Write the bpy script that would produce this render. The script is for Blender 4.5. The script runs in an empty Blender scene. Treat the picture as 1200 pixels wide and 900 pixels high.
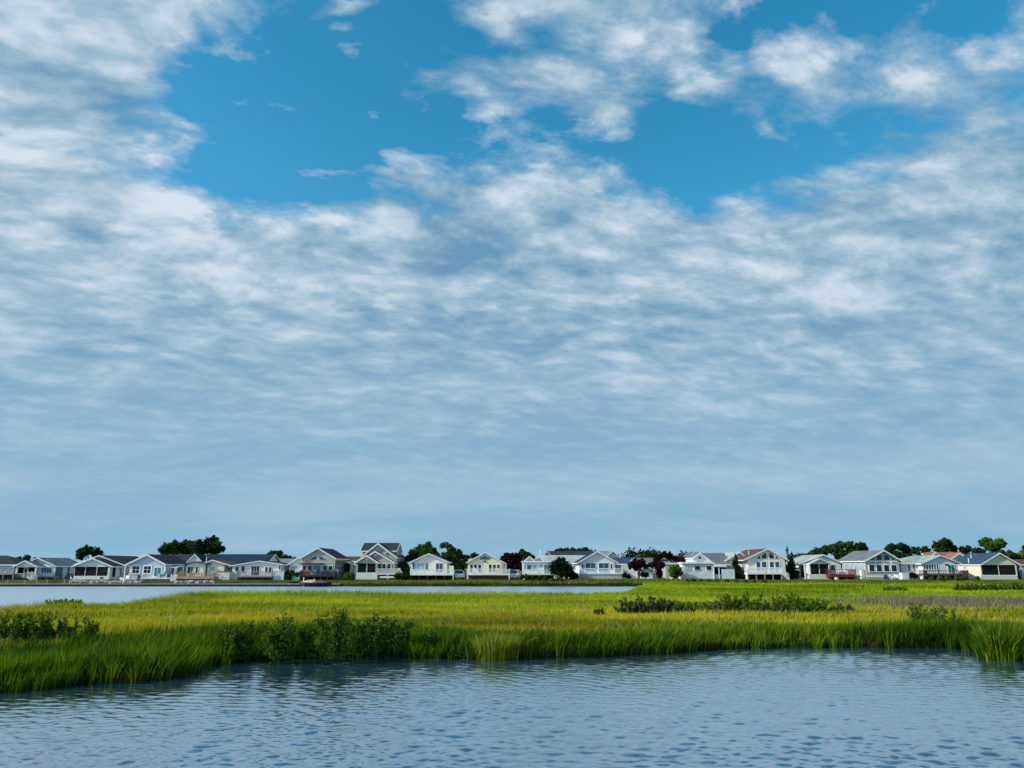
import bpy, bmesh, math, random
import numpy as np
from mathutils import Vector, Matrix

# ------------------------------------------------------------------ camera
scene = bpy.context.scene
COL = scene.collection
F = 900.0                       # focal length in pixels of the 1200x900 photograph
EYE = 3.0                       # camera height above the water
TILT = math.atan(214.0 / F)     # horizon lies 214 px under the picture centre
CT, ST = math.cos(TILT), math.sin(TILT)

cam_d = bpy.data.cameras.new('camera')
cam = bpy.data.objects.new('camera', cam_d)
COL.objects.link(cam)
cam_d.sensor_width = 36.0
cam_d.lens = F / 1200.0 * 36.0
cam_d.clip_start = 0.1
cam_d.clip_end = 12000
cam.location = (0, 0, EYE)
cam.rotation_euler = (math.pi / 2 + TILT, 0, 0)
scene.camera = cam


def ray(px, py):
    u = (px - 600) / F
    v = (450 - py) / F
    return u, CT - v * ST, ST + v * CT


def at(px, py, Y):
    """point of the vertical plane y = Y seen at a pixel of the photograph"""
    dx, dy, dz = ray(px, py)
    t = Y / dy
    return Vector((dx * t, Y, EYE + dz * t))


def gnd(px, py, z=0.0):
    dx, dy, dz = ray(px, py)
    t = (z - EYE) / dz
    return Vector((dx * t, dy * t, z))


# ------------------------------------------------------------------ light
scene.view_settings.view_transform = 'Standard'
scene.view_settings.look = 'None'
scene.view_settings.exposure = 0.0
scene.view_settings.gamma = 1.0

SUN_DIR = Vector((-0.84, -0.25, 0.54)).normalized()     # towards the sun: left, a little behind
SUN_EL = math.asin(SUN_DIR.z)
SUN_ROT = math.atan2(SUN_DIR.x, SUN_DIR.y)
sl = bpy.data.lights.new('sun', 'SUN')
sl.energy = 4.5
sl.angle = math.radians(1.5)
sl.color = (1.0, 0.94, 0.83)
so = bpy.data.objects.new('sun', sl)
COL.objects.link(so)
so.rotation_euler = (-SUN_DIR).to_track_quat('-Z', 'Y').to_euler()
so.location = SUN_DIR * 200


# ------------------------------------------------------------------ node arithmetic
class NT:
    def __init__(self, tree):
        self.t = tree

    def node(self, kind, **kw):
        n = self.t.nodes.new(kind)
        for k, v in kw.items():
            setattr(n, k, v)
        return n

    def put(self, sock, v):
        if isinstance(v, V):
            self.t.links.new(v.s, sock)
        elif v is not None:
            if hasattr(sock.default_value, '__len__') and not hasattr(v, '__len__'):
                v = [v] * len(sock.default_value)
            if hasattr(v, '__len__') and len(sock.default_value) == 4 and len(v) == 3:
                v = tuple(v) + (1,)
            sock.default_value = v

    def math(self, op, a, b=None, c=None, clamp=False):
        n = self.node('ShaderNodeMath', operation=op, use_clamp=clamp)
        self.put(n.inputs[0], a)
        if b is not None: self.put(n.inputs[1], b)
        if c is not None: self.put(n.inputs[2], c)
        return V(self, n.outputs[0])

    def vec(self, op, a, b=None, scale=None):
        n = self.node('ShaderNodeVectorMath', operation=op)
        self.put(n.inputs[0], a)
        if b is not None: self.put(n.inputs[1], b)
        if scale is not None: self.put(n.inputs['Scale'], scale)
        return V(self, n.outputs['Value' if op in ('DOT_PRODUCT', 'LENGTH', 'DISTANCE') else 'Vector'])

    def xyz(self, x, y, z):
        n = self.node('ShaderNodeCombineXYZ')
        for i, v in enumerate((x, y, z)): self.put(n.inputs[i], v)
        return V(self, n.outputs[0])

    def sep(self, v):
        n = self.node('ShaderNodeSeparateXYZ')
        self.put(n.inputs[0], v)
        return [V(self, o) for o in n.outputs]

    def noise(self, vec, scale, detail=4, rough=0.5, dist=0.0, lac=2.0, color=False):
        n = self.node('ShaderNodeTexNoise')
        self.put(n.inputs['Vector'], vec)
        self.put(n.inputs['Scale'], scale)
        self.put(n.inputs['Detail'], detail)
        self.put(n.inputs['Roughness'], rough)
        self.put(n.inputs['Lacunarity'], lac)
        self.put(n.inputs['Distortion'], dist)
        return V(self, n.outputs['Color' if color else 'Fac'])

    def step(self, x, a, b, lo=0.0, hi=1.0, mode='SMOOTHSTEP'):
        n = self.node('ShaderNodeMapRange', interpolation_type=mode)
        n.clamp = True
        self.put(n.inputs[0], x)
        for i, v in enumerate((a, b, lo, hi)): self.put(n.inputs[i + 1], v)
        return V(self, n.outputs[0])

    def mix(self, f, a, b, blend='MIX'):
        n = self.node('ShaderNodeMix', data_type='RGBA', blend_type=blend)
        self.put(n.inputs[0], f)
        self.put(n.inputs[6], a)
        self.put(n.inputs[7], b)
        return V(self, n.outputs[2])

    def ramp(self, x, stops):
        n = self.node('ShaderNodeValToRGB')
        els = n.color_ramp.elements
        while len(els) < len(stops): els.new(0.5)
        for e, (p, c) in zip(els, stops):
            e.position = p
            e.color = tuple(c) + (1,)
        self.put(n.inputs[0], x)
        return V(self, n.outputs[0])


class V:
    def __init__(self, nt, s): self.nt, self.s = nt, s
    def __add__(self, o): return self.nt.math('ADD', self, o)
    __radd__ = __add__
    def __sub__(self, o): return self.nt.math('SUBTRACT', self, o)
    def __rsub__(self, o): return self.nt.math('SUBTRACT', o, self)
    def __mul__(self, o): return self.nt.math('MULTIPLY', self, o)
    __rmul__ = __mul__
    def __truediv__(self, o): return self.nt.math('DIVIDE', self, o)


def lin(r, g, b):
    """8 bit sRGB to linear"""
    f = lambda c: (c / 255 / 12.92) if c <= 10 else ((c / 255 + 0.055) / 1.055) ** 2.4
    return (f(r), f(g), f(b))


# ------------------------------------------------------------------ sky
world = bpy.data.worlds.new('World')
scene.world = world
world.use_nodes = True
wt = world.node_tree
wt.nodes.clear()
W = NT(wt)


def build_sky():
    D = V(W, W.node('ShaderNodeTexCoord').outputs['Generated'])
    dx, dy, dz = W.sep(D)
    z = W.math('MAXIMUM', dz, 0.0)
    # clear air
    sk = W.node('ShaderNodeTexSky', sky_type='NISHITA', sun_disc=False)
    sk.sun_elevation = SUN_EL
    sk.sun_rotation = SUN_ROT
    sk.altitude = 0
    sk.air_density = 1.0
    sk.dust_density = 0.6
    sk.ozone_density = 2.0
    hs = W.node('ShaderNodeHueSaturation')
    hs.inputs['Hue'].default_value = 0.476
    hs.inputs['Saturation'].default_value = 1.40
    hs.inputs['Value'].default_value = 0.185
    wt.links.new(sk.outputs[0], hs.inputs['Color'])
    clear = V(W, hs.outputs[0])
    # the cloud sheet: directions projected on a level layer overhead
    zc = z + 0.22
    px, py = dx / zc, dy / zc
    warp = W.noise(W.xyz(px, py, 3.3), 2.2, 2, 0.5, color=True)
    wv = W.vec('SCALE', W.vec('SUBTRACT', warp, (0.5, 0.5, 0.5)), scale=0.13)
    P = W.vec('ADD', W.xyz(px, py, 0.0), wv)
    # banks and openings of the sheet, in directions (x/y, z/y)
    yy = W.math('MAXIMUM', dy, 0.04)
    qx, qz = dx / yy, dz / yy
    q0 = W.xyz(qx, qz, 0.0)
    qn = W.noise(W.xyz(px, py, 7.7), 4.0, 5, 0.6, color=True)
    Q = W.vec('ADD', q0, W.vec('SCALE', W.vec('SUBTRACT', qn, (0.5, 0.5, 0.5)), scale=0.22))
    bias = None
    for bx, by, rx, ry, w in BANKS:
        ux, uy, uz = ray(bx, by)
        c = (ux / uy, uz / uy, 0)
        a = ray(bx + rx, by)
        b = ray(bx, by - ry)
        sx = abs(a[0] / a[1] - c[0])
        sz = abs(b[2] / b[1] - c[1])
        dvec = W.vec('MULTIPLY', W.vec('SUBTRACT', Q, c), (1 / sx, 1 / sz, 0))
        r2 = W.vec('DOT_PRODUCT', dvec, dvec)
        e = W.math('POWER', 0.3679, r2) * w
        bias = e if bias is None else bias + e
    low = W.step(qz, 0.60, 0.36) * 0.5
    ca, sa = math.cos(0.25), math.sin(0.25)
    Px, Py, _ = W.sep(P)
    Ru = Px * ca + Py * sa
    Rv = Py * ca - Px * sa
    U = W.xyz(Ru * 0.76, Rv * 1.06, 5.0)
    big = W.noise(W.xyz(Ru * 0.9, Rv * 1.1, 1.0), 2.8, 9, 0.60)
    fine = W.noise(U, 12.5, 9, 0.62)
    # heaped cells of the sheet, their edges torn by the fine noise
    jit = W.noise(U, 17.0, 4, 0.6, color=True)
    UC = W.vec('ADD', U, W.vec('SCALE', W.vec('SUBTRACT', jit, (0.5, 0.5, 0.5)), scale=0.10))
    vn = W.node('ShaderNodeTexVoronoi', feature='SMOOTH_F1')
    W.put(vn.inputs['Vector'], UC)
    vn.inputs['Scale'].default_value = 12.0
    vn.inputs['Smoothness'].default_value = 0.6
    cell = 0.62 - V(W, vn.outputs['Distance'])
    cov = big * 0.46 + fine * 0.56 + cell * 0.32 - 0.06 + bias * 0.72 + low
    dens = W.step(cov, 0.37, 0.64, 0, 1, 'LINEAR')
    # light and grey inside the sheet; the bank on the left is the thickest and whitest
    gl = W.vec('MULTIPLY', W.vec('SUBTRACT', Q, (-0.62, 0.44, 0)), (1 / 0.26, 1 / 0.24, 0))
    glow = W.math('POWER', 0.3679, W.vec('DOT_PRODUCT', gl, gl)) * 0.22
    sh1 = W.noise(W.xyz(Ru * 0.8, Rv * 1.1, 9.0), 8.5, 7, 0.60)
    sh1b = W.noise(W.xyz(Ru * 0.8, Rv * 1.1 + 0.028, 9.0), 8.5, 7, 0.60)
    sh2 = W.noise(W.xyz(Ru * 0.8, Rv * 1.7, 2.0), 2.4, 4, 0.5)
    puff = (fine - 0.5) * 1.25 + (sh1 - 0.5) * 1.1 + (sh1 - sh1b) * 0.9 + (cell - 0.27) * 0.85 + (sh2 - 0.5) * 1.5 + W.step(z, 0.1, 0.5) * 0.20 - 0.05 + glow
    lum = W.step(puff, -0.54, 0.60, 0, 1, 'LINEAR')
    thick = W.ramp(lum, SHADE)
    thin = W.mix(dens, clear, thick)
    # low down the sheet is seen edge on through more air
    hz = W.math('POWER', 2.718, z * -7.0)
    hcol = W.ramp(W.step(z, 0.0, 0.34, 0, 1, 'LINEAR'), AIR)
    streak = W.noise(W.xyz(px * 0.5, py * 1.0, 4.0), 1.6, 6, 0.55)
    hcol = W.mix(W.step(streak, 0.40, 0.66, 0.0, 0.75), hcol, lin(166, 196, 217))
    col = W.mix(W.step(z, 0.03, 0.42, 0.95, 0.0), thin, hcol)
    bg = W.node('ShaderNodeBackground')
    W.put(bg.inputs[0], col)
    bg.inputs[1].default_value = 1.0
    out = W.node('ShaderNodeOutputWorld')
    wt.links.new(bg.outputs[0], out.inputs[0])


SHADE = [(0.0, lin(104, 152, 187)), (0.28, lin(136, 172, 198)), (0.52, lin(160, 190, 211)),
         (0.76, lin(190, 210, 226)), (1.0, lin(212, 225, 238))]
AIR = [(0.0, lin(137, 183, 210)), (0.25, lin(140, 183, 211)), (0.6, lin(141, 181, 209)), (1.0, lin(146, 182, 208))]
BANKS = [  # x, y, half width, half height in the photograph's directions, weight
    (310, 120, 140, 120, -0.36), (450, 60, 150, 100, -0.18), (330, 225, 130, 50, -0.24), (450, 185, 130, 45, -0.17),
    (430, 262, 110, 18, -0.22), (620, 150, 130, 26, -0.10),
    (900, 30, 130, 60, -0.24), (800, 195, 110, 70, -0.28), (1080, 4, 220, 26, -0.28), (900, 215, 130, 45, -0.22),
    (980, 165, 100, 50, -0.14), (700, 175, 90, 14, -0.16),
    (30, 170, 130, 280, 0.40), (120, 40, 60, 60, 0.15), (110, 340, 200, 80, 0.15), (205, 25, 50, 34, 0.24),
    (470, 215, 100, 12, 0.30), (690, 125, 64, 28, 0.38), (640, 50, 110, 50, 0.14), (700, 8, 110, 22, 0.24), (390, 18, 50, 14, 0.22),
    (540, 95, 100, 24, 0.18), (400, 48, 34, 10, 0.20),
    (335, 124, 40, 12, 0.26), (820, 95, 50, 34, 0.22), (950, 95, 80, 26, 0.22), (1140, 80, 110, 50, 0.16),
    (620, 205, 120, 36, 0.26), (1140, 230, 200, 70, 0.28), (830, 176, 60, 7, 0.2),
]
build_sky()


# ------------------------------------------------------------------ materials
MATS = {}


def new_mat(name):
    m = bpy.data.materials.new(name)
    m.use_nodes = True
    m.node_tree.nodes.clear()
    n = NT(m.node_tree)
    out = n.node('ShaderNodeOutputMaterial')
    MATS[name] = m
    return m, n, out


def principled(n, out, color, rough=0.6, bump=None, bump_s=0.3, bump_d=0.02, spec=0.5, metal=0.0):
    p = n.node('ShaderNodeBsdfPrincipled')
    n.put(p.inputs['Base Color'], color)
    n.put(p.inputs['Roughness'], rough)
    p.inputs['Specular IOR Level'].default_value = spec
    p.inputs['Metallic'].default_value = metal
    if bump is not None:
        b = n.node('ShaderNodeBump')
        b.inputs['Strength'].default_value = bump_s
        b.inputs['Distance'].default_value = bump_d
        n.put(b.inputs['Height'], bump)
        n.t.links.new(b.outputs[0], p.inputs['Normal'])
    n.t.links.new(p.outputs[0], out.inputs[0])
    return p


def pos_vec(n):
    return V(n, n.node('ShaderNodeNewGeometry').outputs['Position'])


def siding(name, c, amount=0.12):
    """painted lap siding: board lines across the wall, slight weathering"""
    m, n, out = new_mat(name)
    P = pos_vec(n)
    x, y, z = n.sep(P)
    board = n.math('FRACT', z * 5.5)
    dirt = n.noise(n.xyz(x * 0.6, y * 0.6, z * 1.6), 1.3, 5, 0.6)
    c2 = tuple(v * (1 - amount) * f for v, f in zip(c, (1.0, 0.99, 0.95)))
    col = n.mix(n.step(dirt, 0.35, 0.72), c, c2)
    principled(n, out, col, 0.55, board, 0.5, 0.02, 0.35)
    return m


def shingles(name, c):
    m, n, out = new_mat(name)
    P = pos_vec(n)
    x, y, z = n.sep(P)
    a = n.noise(n.xyz(x * 1.2, y * 1.2, z * 5), 3.0, 4, 0.65)
    b = n.noise(P, 0.5, 3, 0.5)
    c1 = tuple(v * 0.72 for v in c)
    c2 = tuple(min(1, v * 1.35) for v in c)
    col = n.mix(n.step(a * 0.6 + b * 0.4, 0.33, 0.66), c1, c2)
    principled(n, out, col, 0.9, a, 0.6, 0.03, 0.12)
    return m


def plain(name, c, rough=0.5, var=0.1, scale=3.0, spec=0.5, metal=0.0):
    m, n, out = new_mat(name)
    P = pos_vec(n)
    a = n.noise(P, scale, 4, 0.6)
    col = n.mix(n.step(a, 0.3, 0.7), tuple(v * (1 - var) for v in c), tuple(min(1, v * (1 + var)) for v in c))
    principled(n, out, col, rough, None, spec=spec, metal=metal)
    return m


def wood(name, c):
    m, n, out = new_mat(name)
    P = pos_vec(n)
    x, y, z = n.sep(P)
    a = n.noise(n.xyz(x * 6, y * 6, z * 0.8), 1.6, 5, 0.6)
    col = n.mix(n.step(a, 0.3, 0.7), tuple(v * 0.65 for v in c), tuple(min(1, v * 1.25) for v in c))
    principled(n, out, col, 0.8, a, 0.4, 0.02, 0.25)
    return m


def foliage(name, c1, c2, c3, trans=0.3, scale=0.7):
    """leaves: three leaf colours chosen by a per-leaf number and by clump"""
    m, n, out = new_mat(name)
    at_ = n.node('ShaderNodeAttribute', attribute_name='rnd')
    r = V(n, at_.outputs['Fac'])
    P = pos_vec(n)
    a = n.noise(P, scale, 3, 0.6)
    k = n.step(a * 0.6 + r * 0.4, 0.25, 0.75, 0, 1, 'LINEAR')
    col = n.ramp(k, [(0.0, c1), (0.5, c2), (1.0, c3)])
    d = n.node('ShaderNodeBsdfDiffuse')
    n.put(d.inputs[0], col)
    t = n.node('ShaderNodeBsdfTranslucent')
    n.put(t.inputs[0], col)
    mx = n.node('ShaderNodeMixShader')
    mx.inputs[0].default_value = trans
    n.t.links.new(d.outputs[0], mx.inputs[1])
    n.t.links.new(t.outputs[0], mx.inputs[2])
    n.t.links.new(mx.outputs[0], out.inputs[0])
    return m


siding('white_siding', (0.80, 0.81, 0.80))
siding('cool_white_siding', (0.74, 0.78, 0.82))
siding('cream_siding', (0.78, 0.74, 0.60))
siding('warm_white_siding', (0.80, 0.78, 0.70))
siding('yellow_siding', (0.80, 0.75, 0.48))
siding('beige_siding', (0.47, 0.45, 0.38))
siding('grey_siding', (0.46, 0.47, 0.48))
siding('pale_blue_siding', (0.50, 0.60, 0.68))
siding('slate_shade_siding', (0.06, 0.11, 0.165))  # slate blue, darkened to paint shade on walls facing right
siding('taupe_siding', (0.52, 0.47, 0.46))
shingles('grey_shingles', (0.13, 0.155, 0.17))
shingles('light_grey_shingles', (0.34, 0.37, 0.37))
shingles('charcoal_shingles', (0.030, 0.034, 0.043))
shingles('navy_shingles', (0.014, 0.032, 0.060))
shingles('blue_shingles', (0.035, 0.07, 0.12))
shingles('brown_shingles', (0.10, 0.06, 0.05))
shingles('red_brown_shingles', (0.24, 0.11, 0.075))
shingles('teal_grey_shingles', (0.16, 0.22, 0.23))
shingles('green_grey_shingles', (0.30, 0.345, 0.31))
plain('white_paint', (0.80, 0.80, 0.79), 0.45, 0.04)
plain('off_white_paint', (0.68, 0.69, 0.62), 0.5, 0.06)
plain('pale_panel', (0.62, 0.70, 0.74), 0.45, 0.05)
plain('dark_glass', (0.008, 0.012, 0.018), 0.08, 0.2)
plain('blue_glass', (0.03, 0.075, 0.12), 0.08, 0.3)
plain('teal_glass', (0.03, 0.20, 0.21), 0.1, 0.2)
plain('pale_glass', (0.28, 0.42, 0.52), 0.15, 0.25)
plain('curtain', (0.55, 0.56, 0.52), 0.8, 0.1)
plain('screen_mesh', (0.010, 0.011, 0.013), 0.8, 0.4, 1.5, 0.15)
plain('dark_void', (0.014, 0.013, 0.012), 0.9, 0.3, 2, 0.1)  # near-black, paints the gloom inside porches and under decks
wood('grey_timber', (0.30, 0.28, 0.25))
wood('tan_timber', (0.40, 0.32, 0.22))
wood('brown_timber', (0.10, 0.055, 0.04))
wood('dark_timber', (0.045, 0.04, 0.036))
wood('red_timber', (0.16, 0.025, 0.03))
wood('bark', (0.09, 0.07, 0.05))
wood('stem_brown', (0.16, 0.13, 0.07))
plain('red_plastic', (0.45, 0.04, 0.03), 0.35, 0.05)
plain('green_plastic', (0.02, 0.33, 0.17), 0.35, 0.05)
plain('teal_plastic', (0.02, 0.33, 0.36), 0.35, 0.05)
plain('purple_plastic', (0.13, 0.04, 0.16), 0.35, 0.05)
plain('navy_plastic', (0.03, 0.04, 0.09), 0.4, 0.05)
plain('yellow_plastic', (0.70, 0.60, 0.06), 0.4, 0.05)
plain('black_paint', (0.012, 0.012, 0.013), 0.4, 0.1)
plain('tan_canvas', (0.42, 0.37, 0.28), 0.85, 0.1)
plain('mauve_canvas', (0.09, 0.06, 0.07), 0.85, 0.1)
plain('white_gelcoat', (0.78, 0.79, 0.80), 0.2, 0.03)
plain('dark_gelcoat', (0.02, 0.022, 0.03), 0.2, 0.05)
plain('rubber', (0.02, 0.02, 0.02), 0.8, 0.1)
plain('steel', (0.5, 0.5, 0.5), 0.35, 0.05, metal=0.9)
plain('stone', (0.30, 0.28, 0.26), 0.9, 0.3, 5)
plain('feather', (0.82, 0.82, 0.80), 0.7, 0.03)
plain('bill', (0.55, 0.36, 0.05), 0.5, 0.05)
foliage('oak_leaves', (0.015, 0.040, 0.010), (0.034, 0.080, 0.016), (0.075, 0.145, 0.028))
foliage('dark_leaves', (0.009, 0.026, 0.011), (0.020, 0.050, 0.016), (0.048, 0.092, 0.028), 0.2)
foliage('bright_leaves', (0.03, 0.085, 0.012), (0.06, 0.15, 0.02), (0.11, 0.22, 0.03))
foliage('maroon_leaves', (0.014, 0.010, 0.010), (0.034, 0.013, 0.016), (0.075, 0.022, 0.026), 0.25)
foliage('yew_leaves', (0.004, 0.012, 0.007), (0.008, 0.022, 0.010), (0.016, 0.036, 0.014), 0.1)
foliage('cedar_leaves', (0.006, 0.016, 0.010), (0.013, 0.030, 0.016), (0.026, 0.050, 0.026), 0.15)
foliage('elder_leaves', (0.022, 0.060, 0.009), (0.064, 0.132, 0.016), (0.16, 0.25, 0.034), 0.38, 2.0)
foliage('bush_leaves', (0.030, 0.080, 0.010), (0.080, 0.165, 0.018), (0.19, 0.30, 0.038), 0.42, 2.0)
foliage('olive_leaves', (0.04, 0.065, 0.022), (0.085, 0.115, 0.04), (0.20, 0.23, 0.09), 0.42, 1.5)
foliage('golden_leaves', (0.10, 0.10, 0.02), (0.17, 0.16, 0.04), (0.25, 0.22, 0.06), 0.3)


# ------------------------------------------------------------------ mesh tools
def origin(o):
    v = Vector((0, 0, 0))
    while o is not None:
        v = v + o.location
        o = o.parent
    return v


class MB:
    """collects shapes in world coordinates; build() links them as one mesh object"""
    def __init__(self): self.v, self.f = [], []

    def add(self, vs, fs):
        o = len(self.v)
        self.v += [tuple(p) for p in vs]
        self.f += [tuple(i + o for i in f) for f in fs]
        return self

    def box(self, x0, x1, y0, y1, z0, z1):
        if x0 > x1: x0, x1 = x1, x0
        if y0 > y1: y0, y1 = y1, y0
        if z0 > z1: z0, z1 = z1, z0
        vs = [(x, y, z) for z in (z0, z1) for x, y in ((x0, y0), (x1, y0), (x1, y1), (x0, y1))]
        return self.add(vs, [(3, 2, 1, 0), (4, 5, 6, 7), (0, 1, 5, 4), (1, 2, 6, 5), (2, 3, 7, 6), (3, 0, 4, 7)])

    def prism(self, poly, y0, y1):
        """poly: (x, z) outline, counter-clockwise seen from the front (from -y)"""
        a = sum(p[0] * q[1] - q[0] * p[1] for p, q in zip(poly, poly[1:] + poly[:1]))
        if a < 0: poly = poly[::-1]
        n = len(poly)
        vs = [(x, y0, z) for x, z in poly] + [(x, y1, z) for x, z in poly]
        fs = [tuple(range(n)), tuple(range(2 * n - 1, n - 1, -1))]
        fs += [(i + n, (i + 1) % n + n, (i + 1) % n, i) for i in range(n)]
        return self.add(vs, fs)

    def hexa(self, p):
        """eight corners: bottom ring 0-3, top ring 4-7"""
        return self.add(p, [(3, 2, 1, 0), (4, 5, 6, 7), (0, 1, 5, 4), (1, 2, 6, 5), (2, 3, 7, 6), (3, 0, 4, 7)])

    def bar(self, a, b, w, h=None):
        a, b = Vector(a), Vector(b)
        h = h or w
        d = (b - a).normalized()
        s = d.cross(Vector((0, 0, 1)))
        s = s.normalized() if s.length > 1e-4 else Vector((1, 0, 0))
        u = s.cross(d).normalized()
        c = [(-1, -1), (1, -1), (1, 1), (-1, 1)]
        vs = [a + s * w / 2 * i + u * h / 2 * j for i, j in c] + [b + s * w / 2 * i + u * h / 2 * j for i, j in c]
        return self.add(vs, [(3, 2, 1, 0), (4, 5, 6, 7), (0, 1, 5, 4), (1, 2, 6, 5), (2, 3, 7, 6), (3, 0, 4, 7)])

    def tube(self, pts, rad, n=7):
        pts = [Vector(p) for p in pts]
        if not hasattr(rad, '__len__'): rad = [rad] * len(pts)
        o = len(self.v)
        for i, p in enumerate(pts):
            d = (pts[min(i + 1, len(pts) - 1)] - pts[max(i - 1, 0)]).normalized()
            s = d.cross(Vector((0.31, 0.94, 0.1))).normalized()
            u = s.cross(d)
            for k in range(n):
                a = 2 * math.pi * k / n
                self.v.append(tuple(p + (s * math.cos(a) + u * math.sin(a)) * rad[i]))
        for i in range(len(pts) - 1):
            for k in range(n):
                k2 = (k + 1) % n
                self.f.append((o + i * n + k, o + i * n + k2, o + (i + 1) * n + k2, o + (i + 1) * n + k))
        self.f.append(tuple(o + k for k in range(n))[::-1])
        self.f.append(tuple(o + (len(pts) - 1) * n + k for k in range(n)))
        return self

    def build(self, name, mat, parent=None, loc=None, smooth=False):
        me = bpy.data.meshes.new(name)
        o = bpy.data.objects.new(name, me)
        COL.objects.link(o)
        if parent is not None:
            o.parent = parent
            base = origin(parent)
        else:
            base = Vector(loc) if loc is not None else Vector((0, 0, 0))
            o.location = base
        me.from_pydata([(v[0] - base.x, v[1] - base.y, v[2] - base.z) for v in self.v], [], self.f)
        me.materials.append(MATS[mat])
        me.validate()
        if smooth: me.shade_smooth()
        me.update()
        return o


def tag(o, label, cat, group=None, kind=None):
    if label: o['label'] = label
    if cat: o['category'] = cat
    if group: o['group'] = group
    if kind: o['kind'] = kind
    return o


def empty(name, loc, label, cat, group=None):
    o = bpy.data.objects.new(name, None)
    COL.objects.link(o)
    o.location = loc
    o.empty_display_size = 0.5
    return tag(o, label, cat, group)


def structure(o):
    o['kind'] = 'structure'
    return o


def stuff(o, label, cat):
    o['kind'] = 'stuff'
    return tag(o, label, cat)


def mesh_np(name, verts, faces_flat, loop_totals, mat, rnd=None, parent=None):
    me = bpy.data.meshes.new(name)
    nv = len(verts)
    base = origin(parent) if parent is not None else Vector((0, 0, 0))
    verts = verts - np.array(base)[None, :]
    me.vertices.add(nv)
    me.vertices.foreach_set('co', verts.astype(np.float32).ravel())
    nl = len(faces_flat)
    me.loops.add(nl)
    me.loops.foreach_set('vertex_index', faces_flat.astype(np.int32))
    nf = len(loop_totals)
    me.polygons.add(nf)
    starts = np.concatenate([[0], np.cumsum(loop_totals)[:-1]]).astype(np.int32)
    me.polygons.foreach_set('loop_start', starts)
    me.polygons.foreach_set('loop_total', np.asarray(loop_totals, np.int32))
    if rnd is not None:
        a = me.attributes.new('rnd', 'FLOAT', 'POINT')
        a.data.foreach_set('value', rnd.astype(np.float32))
    me.materials.append(MATS[mat])
    me.update(calc_edges=True)
    o = bpy.data.objects.new(name, me)
    COL.objects.link(o)
    if parent is not None: o.parent = parent
    return o


def leaf_cloud(name, centres, radii, count, size, mat, rng, parent, flat=0.85, shell=0.45):
    """leaf-sized faces spread through a handful of uneven clumps"""
    cs = np.array([tuple(c) for c in centres])
    rs = np.array(radii, float)
    w = rs ** 2
    idx = rng.choice(len(cs), size=count, p=w / w.sum())
    d = rng.normal(size=(count, 3))
    d /= np.linalg.norm(d, axis=1)[:, None]
    # lumpy radius so that the outline is uneven and has gaps
    lump = 0.80 + 0.22 * np.sin(d[:, 0] * 5 + idx * 1.7) * np.cos(d[:, 1] * 4.3 + idx) + 0.14 * np.sin(d[:, 2] * 9 + idx * 2.9)
    rad = rs[idx] * lump * (shell + (1 - shell) * rng.random(count) ** 0.5)
    rad *= 1 + 0.16 * rng.normal(size=count) * (rng.random(count) < 0.25)
    p = cs[idx] + d * rad[:, None] * np.array([1, 1, flat])
    n = d + rng.normal(size=(count, 3)) * 0.7 + np.array([0, 0, 0.3])
    n /= np.linalg.norm(n, axis=1)[:, None]
    t = np.cross(n, rng.normal(size=(count, 3)))
    t /= np.linalg.norm(t, axis=1)[:, None] + 1e-9
    b = np.cross(n, t)
    s = size * (0.6 + 0.8 * rng.random(count))[:, None]
    vs = np.stack([p - t * s, p + b * s * 0.55, p + t * s, p - b * s * 0.55], axis=1).reshape(-1, 3)
    clump = rng.random(len(cs))
    r = np.clip(0.55 * clump[idx] + 0.45 * rng.random(count), 0, 1)
    return mesh_np(name, vs, np.arange(count * 4), np.full(count, 4), mat, np.repeat(r, 4), parent)


def blades(name, pos, h, w, mat, rng, lean=0.25, droop=0.25, out=None, parent=None, rnd=None):
    """grass blades: three-section tapered strips that bend over"""
    N = len(pos)
    a = rng.random(N) * 2 * np.pi
    side = np.stack([np.cos(a), np.sin(a), np.zeros(N)], 1)
    la = rng.random(N) * 2 * np.pi
    ld = np.stack([np.cos(la), np.sin(la), np.zeros(N)], 1) * (lean * rng.random(N) ** 0.7)[:, None]
    if out is not None: ld = ld + out
    ld = ld + np.array([0.07, -0.02, 0])
    dr = droop * rng.random(N)
    hw = (w / 2)[:, None] * side
    H = h[:, None]
    up = np.array([0, 0, 1.0])
    p1 = pos + up * H * 0.5 + ld * H * 0.38
    p2 = pos + up * H * (1 - 0.35 * dr)[:, None] + ld * H * (1 + 1.4 * dr)[:, None]
    vs = np.stack([pos - hw, pos + hw, p1 - hw * 0.8, p1 + hw * 0.8, p2], 1).reshape(-1, 3)
    o = (np.arange(N) * 5)[:, None]
    fl = np.concatenate([o + np.array([[0, 1, 3, 2]]), o + np.array([[2, 3, 4]])], 1).ravel()
    lt = np.tile([4, 3], N)
    r = rng.random(N) if rnd is None else rnd
    return mesh_np(name, vs, fl, lt, mat, np.repeat(r, 5), parent)


def in_poly(pts, poly):
    x, y = pts[:, 0], pts[:, 1]
    r = np.zeros(len(pts), bool)
    n = len(poly)
    for i in range(n):
        x0, y0 = poly[i]
        x1, y1 = poly[(i + 1) % n]
        if y0 == y1: continue
        c = ((y0 > y) != (y1 > y)) & (x < (x1 - x0) * (y - y0) / (y1 - y0) + x0)
        r ^= c
    return r


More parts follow.
